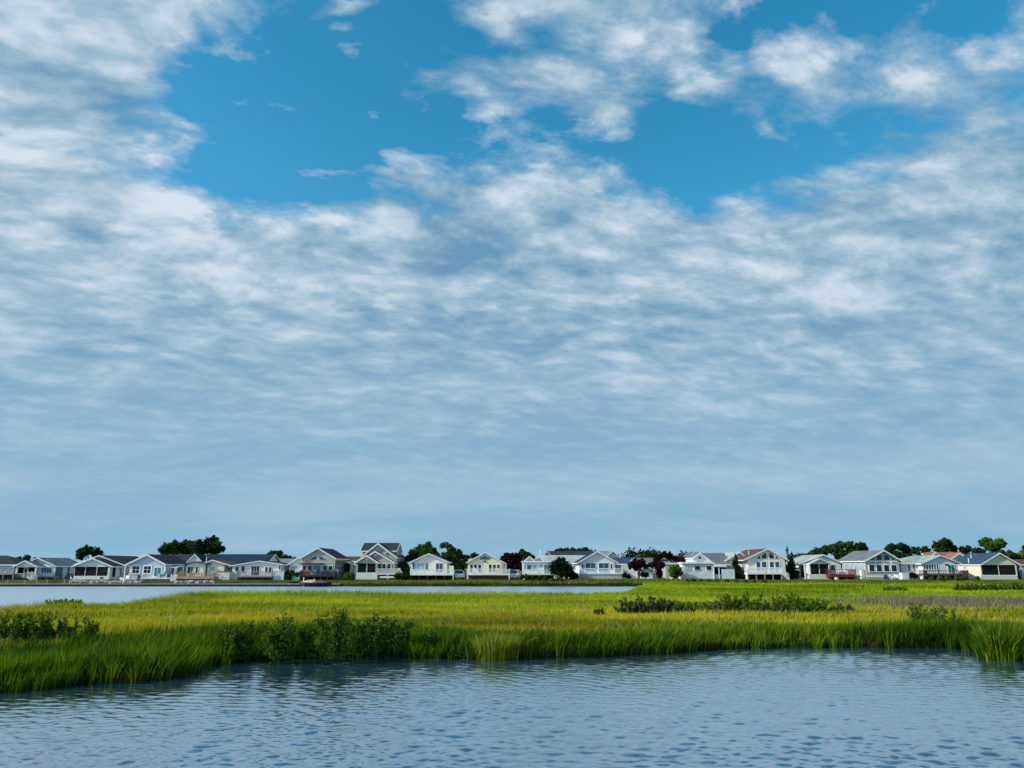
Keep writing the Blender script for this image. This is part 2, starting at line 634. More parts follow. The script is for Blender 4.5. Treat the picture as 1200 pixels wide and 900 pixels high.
def dist_line(pts, line):
    """distance to a polyline and the unit direction away from it"""
    best = np.full(len(pts), 1e9)
    vec = np.zeros((len(pts), 2))
    for (x0, y0), (x1, y1) in zip(line[:-1], line[1:]):
        a = np.array([x0, y0]); d = np.array([x1 - x0, y1 - y0])
        t = np.clip(((pts - a) @ d) / (d @ d), 0, 1)
        c = a + t[:, None] * d
        df = pts - c
        q = np.hypot(df[:, 0], df[:, 1])
        m = q < best
        best[m] = q[m]
        vec[m] = df[m]
    return best, vec / (best[:, None] + 1e-9)


def vnoise(x, y, seed=0):
    """cheap smooth noise in [0,1]"""
    r = np.random.default_rng(seed)
    s = np.zeros_like(x)
    for k in range(9):
        f = 0.5 * 1.55 ** (k % 5)
        a = r.random() * 6.28
        s += np.sin(x * f * math.cos(a) + y * f * math.sin(a) + r.random() * 6.28) / (1 + 0.3 * (k % 5))
    return 1 / (1 + np.exp(-s * 0.9))


# ------------------------------------------------------------------ water
def make_water():
    m, n, out = new_mat('bay_water')
    P = pos_vec(n)
    x, y, z = n.sep(P)
    b = n.noise(n.xyz(x * 0.8 - y * 0.25, y * 1.2 + x * 0.2, 4.0), 7.0, 3, 0.55, 0.3)
    b2 = n.noise(n.xyz(x * 0.7, y * 1.0 + x * 0.1, 1.0), 2.4, 4, 0.6, 0.4)
    b = b + b2 * n.step(y, 14, 25, 0.0, 5.0)
    bp = n.node('ShaderNodeBump')
    bp.inputs['Strength'].default_value = 1.0
    bp.inputs['Distance'].default_value = 0.006
    n.put(bp.inputs['Height'], b)
    # reflection rises steeply towards grazing, the murky green blue body shows where a wave face turns to the eye
    lw = n.node('ShaderNodeLayerWeight')
    lw.inputs['Blend'].default_value = 0.5
    n.t.links.new(bp.outputs[0], lw.inputs['Normal'])
    face = 1.0 - V(n, lw.outputs['Facing'])
    fr = n.step(face, 0.06, 0.55, 0.86, 0.14)
    d = n.node('ShaderNodeBsdfDiffuse')
    n.put(d.inputs[0], (0.026, 0.072, 0.118))
    g = n.node('ShaderNodeBsdfGlossy')
    n.put(g.inputs['Roughness'], n.step(y, 26, 60, 0.05, 0.34))     # ripples too small to see there
    n.put(g.inputs[0], (0.97, 0.98, 1.0))
    mx = n.node('ShaderNodeMixShader')
    n.put(mx.inputs[0], fr)
    for o_, i_ in ((bp, d), (bp, g)): n.t.links.new(o_.outputs[0], i_.inputs['Normal'])
    n.t.links.new(d.outputs[0], mx.inputs[1])
    n.t.links.new(g.outputs[0], mx.inputs[2])
    n.t.links.new(mx.outputs[0], out.inputs[0])
    # one sheet: short wind waves modelled in the part near enough to see them, plain level water beyond
    r = np.random.default_rng(5)
    rows = [7.5]
    while rows[-1] < 126: rows.append(rows[-1] * (1.0028 if rows[-1] < 34 else 1.012))
    rows = np.array(rows)
    u = np.linspace(-0.86, 0.86, 1050)
    Y, U = np.meshgrid(rows, u, indexing='ij')
    X = U * Y
    Y = Y + 0.15 * np.sin(X * 0.21 + 1) * (Y / 60)
    gust = 0.55 + 0.75 * vnoise(X * 0.22, Y * 0.40, 71) * (0.6 + 0.8 * vnoise(X * 0.9, Y * 1.3, 72))
    Z = np.zeros_like(X)
    N = 64
    for i in range(N):
        lam = math.exp(r.uniform(math.log(0.11), math.log(0.58)))
        th = math.radians(76 + r.normal() * 30)
        k = 2 * math.pi / lam
        ph = k * (X * math.cos(th) + Y * math.sin(th)) + r.uniform(0, 6.28)
        pk = np.sin(ph)
        Z += WAVE * lam * (0.26 / lam) ** 0.35 * (pk + 0.28 * np.cos(2 * ph)) * np.clip((lam * 95 - Y) / (lam * 45), 0, 1)
    Z *= gust
    far = np.clip((Y - 14) / 40, 0, 1)
    step = np.gradient(rows)[:, None] * np.ones_like(Y)
    Z += far * r.normal(size=Z.shape) * np.minimum(step, 1.8 * Y / 1050 * 1.3) * FAR_SLOPE * (0.5 + gust)
    nr, nc = Z.shape
    v = np.stack([X, Y, Z], -1).reshape(-1, 3)
    idx = np.arange(nr * nc).reshape(nr, nc)
    q = np.stack([idx[:-1, :-1], idx[:-1, 1:], idx[1:, 1:], idx[1:, :-1]], -1).reshape(-1)
    R = 6000.0
    v = np.concatenate([v, np.array([(-R, -200, -0.09), (R, -200, -0.09), (R, R, -0.09), (-R, R, -0.09)])])
    q = np.concatenate([q, nr * nc + np.arange(4)])
    o = mesh_np('water', v, q, np.full(len(q) // 4, 4), 'bay_water')
    o.data.shade_smooth()
    structure(o)


WAVE = 0.0048
FAR_SLOPE = 0.03
make_water()

# ------------------------------------------------------------------ marsh and the far shore
NEAR_PX = [(0, 811), (50, 806), (100, 801), (160, 799), (200, 795), (216, 790), (222, 781), (262, 776), (300, 772), (357, 771),
           (430, 770), (525, 771), (553, 772), (603, 772), (612, 771), (700, 769), (750, 767), (778, 766), (807, 762), (862, 759),
           (1000, 757), (1048, 759), (1130, 759), (1150, 762), (1163, 772), (1200, 773)]
BACK_PX = [(0, 712), (60, 710), (115, 708), (150, 706.5), (180, 703.5), (215, 700.5), (250, 698.5), (300, 697), (400, 696.2),
           (500, 695.6), (620, 695.0), (690, 694), (728, 692.6), (742, 690.2), (748, 688.6)]
near = [gnd(x, y, 0.0).xy for x, y in NEAR_PX]
back = [gnd(x, y + (1.0 if 280 < x < 745 else 0.0), 0.55).xy for x, y in BACK_PX]     # the grass tops hide the waterline itself
near_line = [(-70, 19.0), (-32, 19.8)] + [tuple(p) for p in near] + [(30, 27.5), (70, 26.0)]
back_line = [(-140, 52.0), (-60, back[0][1] + 1)] + [tuple(p) for p in back]
MARSH = near_line + [(170, 30), (170, 129), (21.5, 129)] + back_line[::-1]
MARSH_Z = 0.20


def noise_ground(name, c1, c2, scale=0.4):
    m, n, out = new_mat(name)
    P = pos_vec(n)
    a = n.noise(P, scale, 6, 0.65)
    col = n.mix(n.step(a, 0.35, 0.65), c1, c2)
    principled(n, out, col, 0.95, a, 0.5, 0.05, 0.1)


noise_ground('marsh_mud', (0.022, 0.020, 0.008), (0.050, 0.048, 0.012))
noise_ground('lawn', (0.020, 0.045, 0.010), (0.055, 0.095, 0.018), 0.25)


def make_marsh():
    mb = MB()
    n = len(MARSH)
    vs = [(x, y, MARSH_Z) for x, y in MARSH] + [(x, y, -0.8) for x, y in MARSH]
    mb.add(vs, [tuple(range(n))] + [(i + n, (i + 1) % n + n, (i + 1) % n, i) for i in range(n)])
    structure(mb.build('marsh_ground', 'marsh_mud'))


make_marsh()


def land_z(x, y):
    x = np.asarray(x, float); y = np.asarray(y, float)
    s = np.clip((y - 124.0) / 6.5, 0, 1); s = s * s * (3 - 2 * s)
    k = np.clip((x - 20) / 20, 0, 1)
    edge = 0.42 * (1 - k) + 0.14 * k
    return edge + (0.93 - edge) * s + 0.3 * np.clip((y - 140) / 60, 0, 1)


def make_land():
    xs = np.concatenate([[-4000, -1000, -400], np.arange(-180, 181, 3.0), [400, 1000, 4000]])
    ys = np.concatenate([[124.0, 124.6, 125.3, 126, 127, 128, 129, 130, 131, 133, 136, 140, 150, 165, 180, 200, 260, 500, 1500, 5000]])
    X, Y = np.meshgrid(xs, ys)
    Z = land_z(X, Y)
    v = np.stack([X, Y, Z], -1).reshape(-1, 3)
    nx, ny = len(xs), len(ys)
    mb = MB()
    mb.v = [tuple(p) for p in v]
    for j in range(ny - 1):
        for i in range(nx - 1):
            a = j * nx + i
            mb.f.append((a, a + 1, a + nx + 1, a + nx))
    # front face down into the water
    o = len(mb.v)
    mb.v += [(x, 124.0, -0.8) for x in xs]
    for i in range(nx - 1): mb.f.append((o + i, o + i + 1, i + 1, i))
    structure(mb.build('shore_ground', 'lawn'))


make_land()


# ------------------------------------------------------------------ grasses of the marsh
def grass_mat(name, bands, jitter=0.35, trans=0.35, stretch=(0.05, 0.16), fine=1.2):
    """bands: colours picked by a long patchy noise, by blade, and by how far out on the marsh"""
    m, n, out = new_mat(name)
    P = pos_vec(n)
    x, y, z = n.sep(P)
    r = V(n, n.node('ShaderNodeAttribute', attribute_name='rnd').outputs['Fac'])
    a = n.noise(n.xyz(x * stretch[0], y * stretch[1], 0.0), 1.0, 5, 0.6)
    b = n.noise(n.xyz(x, y, 0.0), fine, 3, 0.6)
    k = n.step(a * (1 - jitter) + (r * 0.6 + b * 0.4) * jitter, 0.34, 0.66, 0, 1, 'LINEAR')
    cols = [n.ramp(k, [(i / (len(s) - 1), c) for i, c in enumerate(s)]) for _, s in bands]
    col = cols[0]
    edge = n.noise(n.xyz(x * 0.06, y * 0.02, 9.0), 1.0, 3, 0.5)
    for (y1, _), c in zip(bands[1:], cols[1:]):
        col = n.mix(n.step(y + (edge - 0.5) * y1 * 0.45, y1 * 0.93, y1 * 1.07), col, c)
    d = n.node('ShaderNodeBsdfDiffuse')
    n.put(d.inputs[0], col)
    t = n.node('ShaderNodeBsdfTranslucent')
    n.put(t.inputs[0], col)
    mx = n.node('ShaderNodeMixShader')
    mx.inputs[0].default_value = trans
    n.t.links.new(d.outputs[0], mx.inputs[1])
    n.t.links.new(t.outputs[0], mx.inputs[2])
    n.t.links.new(mx.outputs[0], out.inputs[0])


grass_mat('cordgrass', [(0, [(0.010, 0.038, 0.004), (0.048, 0.115, 0.008), (0.21, 0.30, 0.016)])], 0.75, 0.25)
grass_mat('salt_hay', [
    (0, [(0.12, 0.18, 0.012), (0.42, 0.40, 0.020), (0.60, 0.47, 0.028)]),
    (50, [(0.09, 0.17, 0.012), (0.36, 0.43, 0.019), (0.54, 0.49, 0.026)]),
    (66, [(0.04, 0.10, 0.010), (0.29, 0.41, 0.017), (0.48, 0.49, 0.024)])], 0.35, stretch=(0.05, 0.22))
grass_mat('shore_grass', [(0, [(0.05, 0.08, 0.015), (0.17, 0.20, 0.03), (0.34, 0.33, 0.06)])], 0.5, stretch=(0.15, 0.5))
grass_mat('dead_reed', [(0, [(0.10, 0.085, 0.06), (0.20, 0.17, 0.13), (0.30, 0.26, 0.19)])], 0.7)
grass_mat('pale_grass', [(0, [(0.12, 0.18, 0.012), (0.25, 0.32, 0.02), (0.38, 0.40, 0.04)])], 0.9)
grass_mat('wet_stem', [(0, [(0.010, 0.012, 0.005), (0.020, 0.024, 0.008), (0.040, 0.040, 0.014)])], 0.8, 0.1)  # near-black blade colour, shade of the bank foot put into colour
grass_mat('straw', [(0, [(0.30, 0.26, 0.13), (0.42, 0.37, 0.20), (0.50, 0.45, 0.28)])], 0.9)

rng = np.random.default_rng(11)
NL = [tuple(p) for p in near_line]


def seen(x, y, k=0.74, pad=4.0):
    return np.abs(x) < k * y + pad


def make_rim():
    # tall cordgrass in a ragged belt along the near waterline, built tuft by tuft
    n = 30000
    x = rng.uniform(-30, 36, n); y = rng.uniform(18, 38, n)
    p = np.stack([x, y], 1)
    dist, dirv = dist_line(p, NL)
    inside = in_poly(p, MARSH)
    depth = 1.0 + 2.2 * vnoise(x * 0.35, y * 0.3, 3) + 1.0 * vnoise(x * 1.3, y, 4) + 2.2 * np.clip((x - 3) / 5, 0, 1) + np.where(x < -9, 0.8, 0)
    ragged = 0.05 + 0.45 * vnoise(x * 1.6, y * 1.6, 5)
    keep = ((inside & (dist < depth)) | (~inside & (dist < ragged)))
    keep |= inside & (dist < depth * 2.6) & (rng.random(n) < 0.22)
    keep &= seen(x, y, 0.72, 3)
    x, y, dist, dirv, inside, depth = (q[keep] for q in (x, y, dist, dirv, inside, depth))
    T = len(x)
    th = 0.93 * (0.50 + 0.36 * vnoise(x * 0.9, y * 0.9, 8) + 0.26 * rng.random(T)) * (0.86 + 0.24 * vnoise(x * 0.4, y * 0.4, 9))
    th *= np.where(dist > depth, 0.62, 1.0) * (0.84 + 0.2 * np.clip((depth - dist) / depth * 1.6, 0, 1))
    tone = np.clip(0.6 * vnoise(x * 0.6, y * 0.6, 10) + 0.5 * rng.random(T) - 0.05, 0, 1)
    tr = 0.07 + 0.10 * rng.random(T)
    nb = rng.integers(16, 34, T)
    i = np.repeat(np.arange(T), nb)
    m = len(i)
    a = rng.random(m) * 6.283
    q = np.sqrt(rng.random(m))
    dx, dy = np.cos(a) * q, np.sin(a) * q
    z = np.where(inside[i] & (dist[i] > 0.25), MARSH_Z - 0.02, -0.05)
    pos = np.column_stack([x[i] + dx * tr[i], y[i] + dy * tr[i], z])
    h = np.clip(th[i] * (0.50 + 0.58 * rng.random(m)), 0.2, 1.4)
    outw = np.where(inside[:, None], -dirv, dirv) * (np.clip(1 - dist / 0.9, 0, 1) * 0.26)[:, None]
    out = np.column_stack([outw[i, 0] + dx * 0.20, outw[i, 1] + dy * 0.20, np.zeros(m)])
    w = 0.016 + 0.018 * rng.random(m)
    o = blades('cordgrass', pos, h, w, 'cordgrass', rng, 0.20, 0.35, out, rnd=np.clip(0.6 * tone[i] + 0.4 * rng.random(m), 0, 1))
    stuff(o, 'belt of tall green cordgrass along the near waterline', 'grass')
    # seed heads standing above it
    k = rng.choice(m, 420, replace=False)
    k = k[dist[i[k]] > 0.3]
    o = blades('seed_stalks', pos[k].copy(), h[k] * (1.02 + 0.16 * rng.random(len(k))), np.full(len(k), 0.016), 'straw', rng, 0.25, 0.3)
    stuff(o, 'pale straw seed stalks scattered through the green cordgrass', 'grass')
    # short near-black blades that paint shade along the foot of the bank
    n2 = 110000
    x = rng.uniform(-30, 36, n2); y = rng.uniform(18, 34, n2)
    p = np.stack([x, y], 1)
    dist, dirv = dist_line(p, NL)
    inside = in_poly(p, MARSH)
    keep = (dist < np.where(inside, 0.5, 0.40)) & seen(x, y, 0.72, 3)
    p, inside = p[keep], inside[keep]
    m2 = len(p)
    o = blades('shade_blades', np.column_stack([p, np.where(inside, 0.16, -0.06)]), 0.18 + 0.30 * rng.random(m2), np.full(m2, 0.024), 'wet_stem', rng, 0.5, 0.4)
    stuff(o, 'short dark blades added as shade along the foot of the near bank', 'grass')
    return m


def make_hay():
    n = 900000
    u = rng.random(n)
    # density falls with distance because every blade there stands for a tuft
    y0, y1, e = 22.0, 129.0, 0.45
    y = (y0 ** e + u * (y1 ** e - y0 ** e)) ** (1 / e)
    x = (rng.random(n) * 2 - 1) * (0.76 * y + 4)
    p = np.stack([x, y], 1)
    inside = in_poly(p, MARSH)
    p, x, y = p[inside], x[inside], y[inside]
    dist, _ = dist_line(p, NL)
    bd, _ = dist_line(p, back_line)
    keep = dist > 1.6
    keep &= rng.random(len(p)) < np.where(y > 100, 0.75, 1.0)
    p, x, y, dist, bd = p[keep], x[keep], y[keep], dist[keep], bd[keep]
    m = len(p)
    tuft = vnoise(x * 0.8, y * 0.8, 21)
    h = 0.24 + 0.14 * tuft + 0.06 * rng.random(m)
    edge = np.clip(1 - bd / (1.8 + 2.5 * vnoise(x * 0.25, y * 0.1, 23)), 0, 1)
    h += edge * (0.22 + 0.28 * vnoise(x * 0.5, y * 0.3, 24))
    strip = vnoise(x * 0.10, y * 0.45, 29)
    h += np.clip(strip - 0.55, 0, 1) * 0.7 * (y > 45)
    h += np.where(rng.random(m) < 0.02, 0.25, 0)
    w = 0.016 + 0.00055 * y
    pos = np.column_stack([p, np.full(m, MARSH_Z - 0.02)])
    o = blades('salt_hay', pos, h, w, 'salt_hay', rng, 0.40, 0.6, np.column_stack([(vnoise(x * 0.35, y * 0.5, 51) - 0.5) * 1.1, (vnoise(x * 0.35, y * 0.5, 52) - 0.5) * 1.1, np.zeros(m)]))
    stuff(o, 'flat field of yellow green salt hay across the marsh', 'grass')
    return m


def make_shore_grass():
    n = 70000
    y = rng.uniform(123.7, 131.5, n); x = rng.uniform(-34, 120, n)
    k = np.clip((x + 34) / 20, 0, 1)
    hn = vnoise(x * 0.18, y * 0.7, 31)
    keep = rng.random(n) < 0.35 + 0.65 * k
    keep &= (y < 129.0) | (rng.random(n) < 0.4)
    p = np.stack([x, y], 1)[keep]
    x, y, hn = x[keep], y[keep], hn[keep]
    h = (0.16 + 0.55 * np.clip(hn - 0.25, 0, 1)) * np.clip((131.5 - y) / 4, 0.3, 1)
    pos = np.column_stack([p, land_z(x, y) - 0.02])
    o = blades('shore_grass', pos, h, np.full(len(p), 0.09), 'shore_grass', rng, 0.4, 0.5)
    stuff(o, 'rough olive grass on the far bank in front of the houses', 'grass')


def make_dead_reeds():
    n = 16000
    a = gnd(990, 716, 0.2); b = gnd(1230, 706, 0.2)
    y = rng.uniform(50.5, 62.0, n); x = rng.uniform(20, 50, n)
    p0 = (x - 21.5) / 10
    keep = rng.random(n) < np.clip(p0, 0.05, 1) * np.clip(vnoise(x * 0.5, y * 0.6, 41) * 1.6, 0, 1)
    x, y = x[keep], y[keep]
    m = len(x)
    h = 0.50 + 0.28 * vnoise(x * 1.2, y, 42) + 0.1 * rng.normal(size=m)
    pos = np.column_stack([x, y, np.full(m, MARSH_Z - 0.02)])
    o = blades('dead_reeds', pos, h, np.full(m, 0.034), 'dead_reed', rng, 0.2, 0.3)
    stuff(o, 'band of dead grey brown reeds at the right of the marsh', 'reeds')


def clump(name, label, px0, px1, py_base, h0, n, mat, lean, cat='grass clump'):
    a, b = gnd(px0, py_base, 0.0), gnd(px1, py_base, 0.0)
    r = (b.x - a.x) / 2
    c = Vector(((a.x + b.x) / 2, a.y + r * 0.55, 0.0))
    root = empty(name, c, label, cat)
    ang = rng.random(n) * 6.283
    rr = np.sqrt(rng.random(n))
    dx, dy = np.cos(ang) * rr, np.sin(ang) * rr
    pos = np.column_stack([c.x + dx * r * 0.82, c.y + dy * r * 0.55, np.full(n, -0.04)])
    h = h0 * (0.72 + 0.34 * rng.random(n)) * (1 - 0.18 * rr)
    out = np.column_stack([dx * rr * 0.34, dy * rr * 0.30, np.zeros(n)])
    k = rng.random(n) < 0.82
    blades('blades', pos[k], h[k], 0.017 + 0.012 * rng.random(k.sum()), mat, rng, lean, 0.5, out[k], root)
    s = ~k & (rng.random(n) < 0.07)
    blades('stalks', pos[s], h[s] * 1.12, np.full(s.sum(), 0.016), 'straw', rng, lean, 0.3, out[s], root)


def make_rushes():
    # darker rushes and a few pale stalks break the flat field of hay
    n = 160000
    y = rng.uniform(27, 110, n); x = (rng.random(n) * 2 - 1) * (0.76 * y + 4)
    p = np.stack([x, y], 1)
    patch = vnoise(x * 0.16, y * 0.30, 81) * (0.5 + 0.7 * vnoise(x * 0.7, y * 0.9, 82)) + 0.12 * np.clip((x - 5) / 15, 0, 1)
    bd, _ = dist_line(p, back_line)
    keep = in_poly(p, MARSH) & (dist_line(p, NL)[0] > 3) & (rng.random(n) < np.clip((patch - 0.52) * 3.0, 0, 0.8)) & (bd > 2)
    x, y = x[keep], y[keep]
    m = len(x)
    pos = np.column_stack([x, y, np.full(m, MARSH_Z - 0.02)])
    h = 0.34 + 0.22 * rng.random(m)
    o = blades('rushes', pos, h, 0.014 + 0.0005 * y, 'cordgrass', rng, 0.3, 0.4)
    stuff(o, 'darker green rushes in loose patches across the salt hay', 'grass')
    n = 5200
    y = rng.uniform(26, 75, n); x = (rng.random(n) * 2 - 1) * (0.72 * y + 3)
    p = np.stack([x, y], 1)
    keep = in_poly(p, MARSH) & (dist_line(p, NL)[0] > 1.5)
    x, y = x[keep], y[keep]
    m = len(x)
    o = blades('dry_stalks', np.column_stack([x, y, np.full(m, MARSH_Z)]), 0.45 + 0.25 * rng.random(m), 0.010 + 0.0003 * y, 'straw', rng, 0.3, 0.3)
    stuff(o, 'thin dry straw stalks scattered over the salt hay', 'grass')


make_rim()
make_hay()
make_rushes()
make_shore_grass()
make_dead_reeds()
clump('grass_clump', 'pale yellow green grass clump rising from the water in the middle of the near bank', 553, 606, 774, 1.10, 1500, 'pale_grass', 0.2)
clump('grass_clump', 'tall green grass clump standing out in the water at the right edge', 1160, 1216, 774, 1.55, 2400, 'cordgrass', 0.2)


def stalk(label, pts, z0=0.0):
    P = [Vector(p) for p in pts]
    mb = MB()
    mb.tube(P, [0.014 - 0.008 * i / (len(P) - 1) for i in range(len(P))], 5)
    tag(mb.build('bent_reed', 'straw', loc=P[0]), label, 'reed')


g = gnd(603, 771, 0.0)
Yp = g.y - 0.25
stalk('single pale bent reed arching right beside the pale grass clump',
      [at(605, 771, Yp), at(608, 764, Yp), at(613, 757, Yp), at(620, 751, Yp), at(627, 748, Yp), at(633, 748, Yp)])
Yp = gnd(530, 771, 0).y - 0.3
stalk('low dead reed bowed over the water left of the pale grass clump',
      [at(526, 770, Yp), at(530, 768, Yp), at(536, 768, Yp), at(541, 769.5, Yp), at(545, 772, Yp)])


# ------------------------------------------------------------------ shrubs
SHRUB_SEED = [100]


def shrub(label, px, top, width, base, z=MARSH_Z, mat='elder_leaves', leaves=1500, leaf=0.045, group=None, name='marsh_shrub', Y=None, cat='shrub'):
    SHRUB_SEED[0] += 1
    r = np.random.default_rng(SHRUB_SEED[0])
    b = gnd(px, base, z) if Y is None else at(px, base, Y)
    z0 = b.z
    t = at(px, top, b.y)
    H = max(0.35, t.z - z0) * ((1.22 if px < 130 else 1.06) if base > 745 else 1.12)
    wd = (1.04 if base > 745 else 1.45) * (at(px + width / 2, base, b.y).x - at(px - width / 2, base, b.y).x)
    root = empty(name, b, label, cat, group)
    cs, rs, st = [], [], MB()
    k = max(5, int(7 + 6 * wd / max(H, 0.3)))
    # many near upright shoots, leafy along their upper two thirds
    for i in range(2 * k):
        a = r.random() * 6.283
        q = r.random() ** 0.55
        ex, ey = math.cos(a) * q * wd * 0.46, math.sin(a) * q * wd * 0.34
        hh = H * (0.42 + 0.62 * r.random()) * (1 - 0.22 * q)
        f = Vector((b.x + ex * 0.55, b.y + ey * 0.55, z0 - 0.03))
        c = Vector((b.x + ex, b.y + ey, z0 + hh))
        mid = f.lerp(c, 0.5) + Vector((0.04 * H * (r.random() - .5), 0.02, 0.03))
        st.tube([f, mid, c], [0.008 * H + 0.003, 0.006 * H + 0.002, 0.002], 5)
        for t in (0.22, 0.45, 0.68, 0.88, 1.0):
            p_ = f.lerp(mid, t * 2) if t < 0.5 else mid.lerp(c, t * 2 - 1)
            cs.append(p_ + Vector(((r.random() - .5) * .1 * H, (r.random() - .5) * .1 * H, 0)))
            rs.append(H * (0.18 - 0.10 * t) * (0.75 + 0.5 * r.random()) + 0.02)
    st.build('stems', 'stem_brown', root)
    leaf_cloud('foliage', cs, rs, int(leaves * 1.7), leaf, mat, r, root, 1.15, 0.1)
    return root


G1 = 'marsh elder shrubs along the near bank'
G2 = 'shrubs out on the marsh grass'
for lab, px, top, wd, base, lv in [
    ('dark green shrub cut by the left edge of the picture above the cordgrass', 1, 724, 22, 757, 1100),
    ('broad dark green shrub, second from the left edge in the cordgrass', 22, 720, 26, 757, 1500),
    ('widest dark green shrub of the left bank group, behind pale stalks', 48, 721, 32, 757, 1900),
    ('medium green shrub right of the widest shrub of the left bank group', 76, 727, 26, 757, 1300),
    ('lowest green shrub at the right end of the left bank group', 103, 728, 26, 757, 1200),
    ('broad green shrub at the left end of the middle bank group', 277, 727, 46, 769, 2400),
    ('green shrub with a squared crown, second from the left in the middle bank group', 328, 721, 44, 770, 2400),
    ('narrow shrub between the squared shrub and the tallest shrub of the middle bank', 362, 725, 26, 768, 1300),
    ('tallest green shrub of the middle bank with bare stems showing below', 391, 713, 42, 770, 2600),
    ('upright shrub just right of the tallest shrub of the middle bank', 419, 722, 30, 766, 1500),
    ('dense green shrub left of the round topped shrub in the middle bank group', 442, 720, 32, 763, 1700),
    ('round topped green shrub before the right end of the middle bank group', 468, 723, 34, 763, 1700),
    ('small low green shrub at the right end of the middle bank group', 503, 734, 26, 762, 900),
]:
    shrub(lab, px, top, wd, base, leaves=lv, group=G1)
for lab, px, top, wd, base, lv, mt in [
    ('grey green bush at the left end of the bush row on the marsh', 736, 702, 24, 722, 900, 'olive_leaves'),
    ('pale stalky grey green bush beside the left end of the marsh bush row', 758, 700, 28, 722, 1100, 'olive_leaves'),
    ('small olive bush third from the left in the marsh bush row', 779, 701, 24, 721, 900, 'olive_leaves'),
    ('dark low bush left of the gap in the marsh bush row', 796, 706, 26, 721, 900, 'bush_leaves'),
    ('low dark bush just right of the gap in the marsh bush row', 817, 707, 24, 720, 800, 'bush_leaves'),
    ('low grey green bush left of the tall bright bush on the marsh', 842, 704, 30, 720, 1000, 'olive_leaves'),
    ('tall bright green bush in the middle of the marsh bush row', 872, 694, 46, 720, 2200, 'bush_leaves'),
    ('low olive bush in the dip between the two tall bright bushes on the marsh', 903, 705, 30, 720, 1000, 'olive_leaves'),
    ('wide bright green bush right of the dip in the marsh bush row', 934, 697, 48, 720, 2200, 'bush_leaves'),
    ('dark bush sloping off right of the wide bright bush on the marsh', 961, 703, 30, 720, 1100, 'bush_leaves'),
    ('low brown grey bush at the right end of the marsh bush row', 985, 709, 26, 720, 800, 'olive_leaves'),
    ('bright green shrub at the left of the shrub pair by the right bank', 1082, 709, 34, 740, 1500, 'bush_leaves'),
    ('wide green shrub at the right of the shrub pair by the right bank', 1106, 711, 36, 742, 1500, 'bush_leaves'),
    ('tiny dark bush alone in the yellow grass left of the marsh bush row', 702, 713, 12, 724, 350, 'olive_leaves'),
    ('small dark tussock in the far yellow grass before the grey gable house', 1043, 687, 14, 694, 350, 'bush_leaves'),
    ('second dark tussock in the far yellow grass right of the small tussock', 1058, 688, 10, 694, 300, 'bush_leaves'),
    ('dark shrub at the left end of the far hedge below the navy roof', 1128, 684, 18, 694, 600, 'bush_leaves'),
    ('second dark shrub from the left in the far hedge below the navy roof', 1142, 683, 18, 694, 600, 'bush_leaves'),
    ('third dark shrub from the left in the far hedge below the navy roof', 1156, 684, 18, 694, 600, 'bush_leaves'),
    ('fourth shrub in the far hedge, below the right end of the screened porch', 1170, 682, 20, 694, 600, 'bush_leaves'),
    ('fifth shrub in the far hedge, next to the right edge of the picture', 1184, 682, 18, 694, 600, 'bush_leaves'),
    ('last shrub of the far hedge, cut by the right edge of the picture', 1199, 682, 20, 694, 600, 'bush_leaves'),
    ('dark tuft of shrub on the back edge of the marsh below the tan deck', 247, 695.5, 14, 703, 350, 'bush_leaves'),
    ('green tuft of shrub on the back edge of the marsh at far left', 75, 703, 34, 711, 700, 'bush_leaves'),
]:
    far = base < 712
    shrub(lab, px, top, wd, base, leaves=lv, mat=mt, leaf=0.10 if far else 0.075 if base < 730 else 0.05, group=G2)


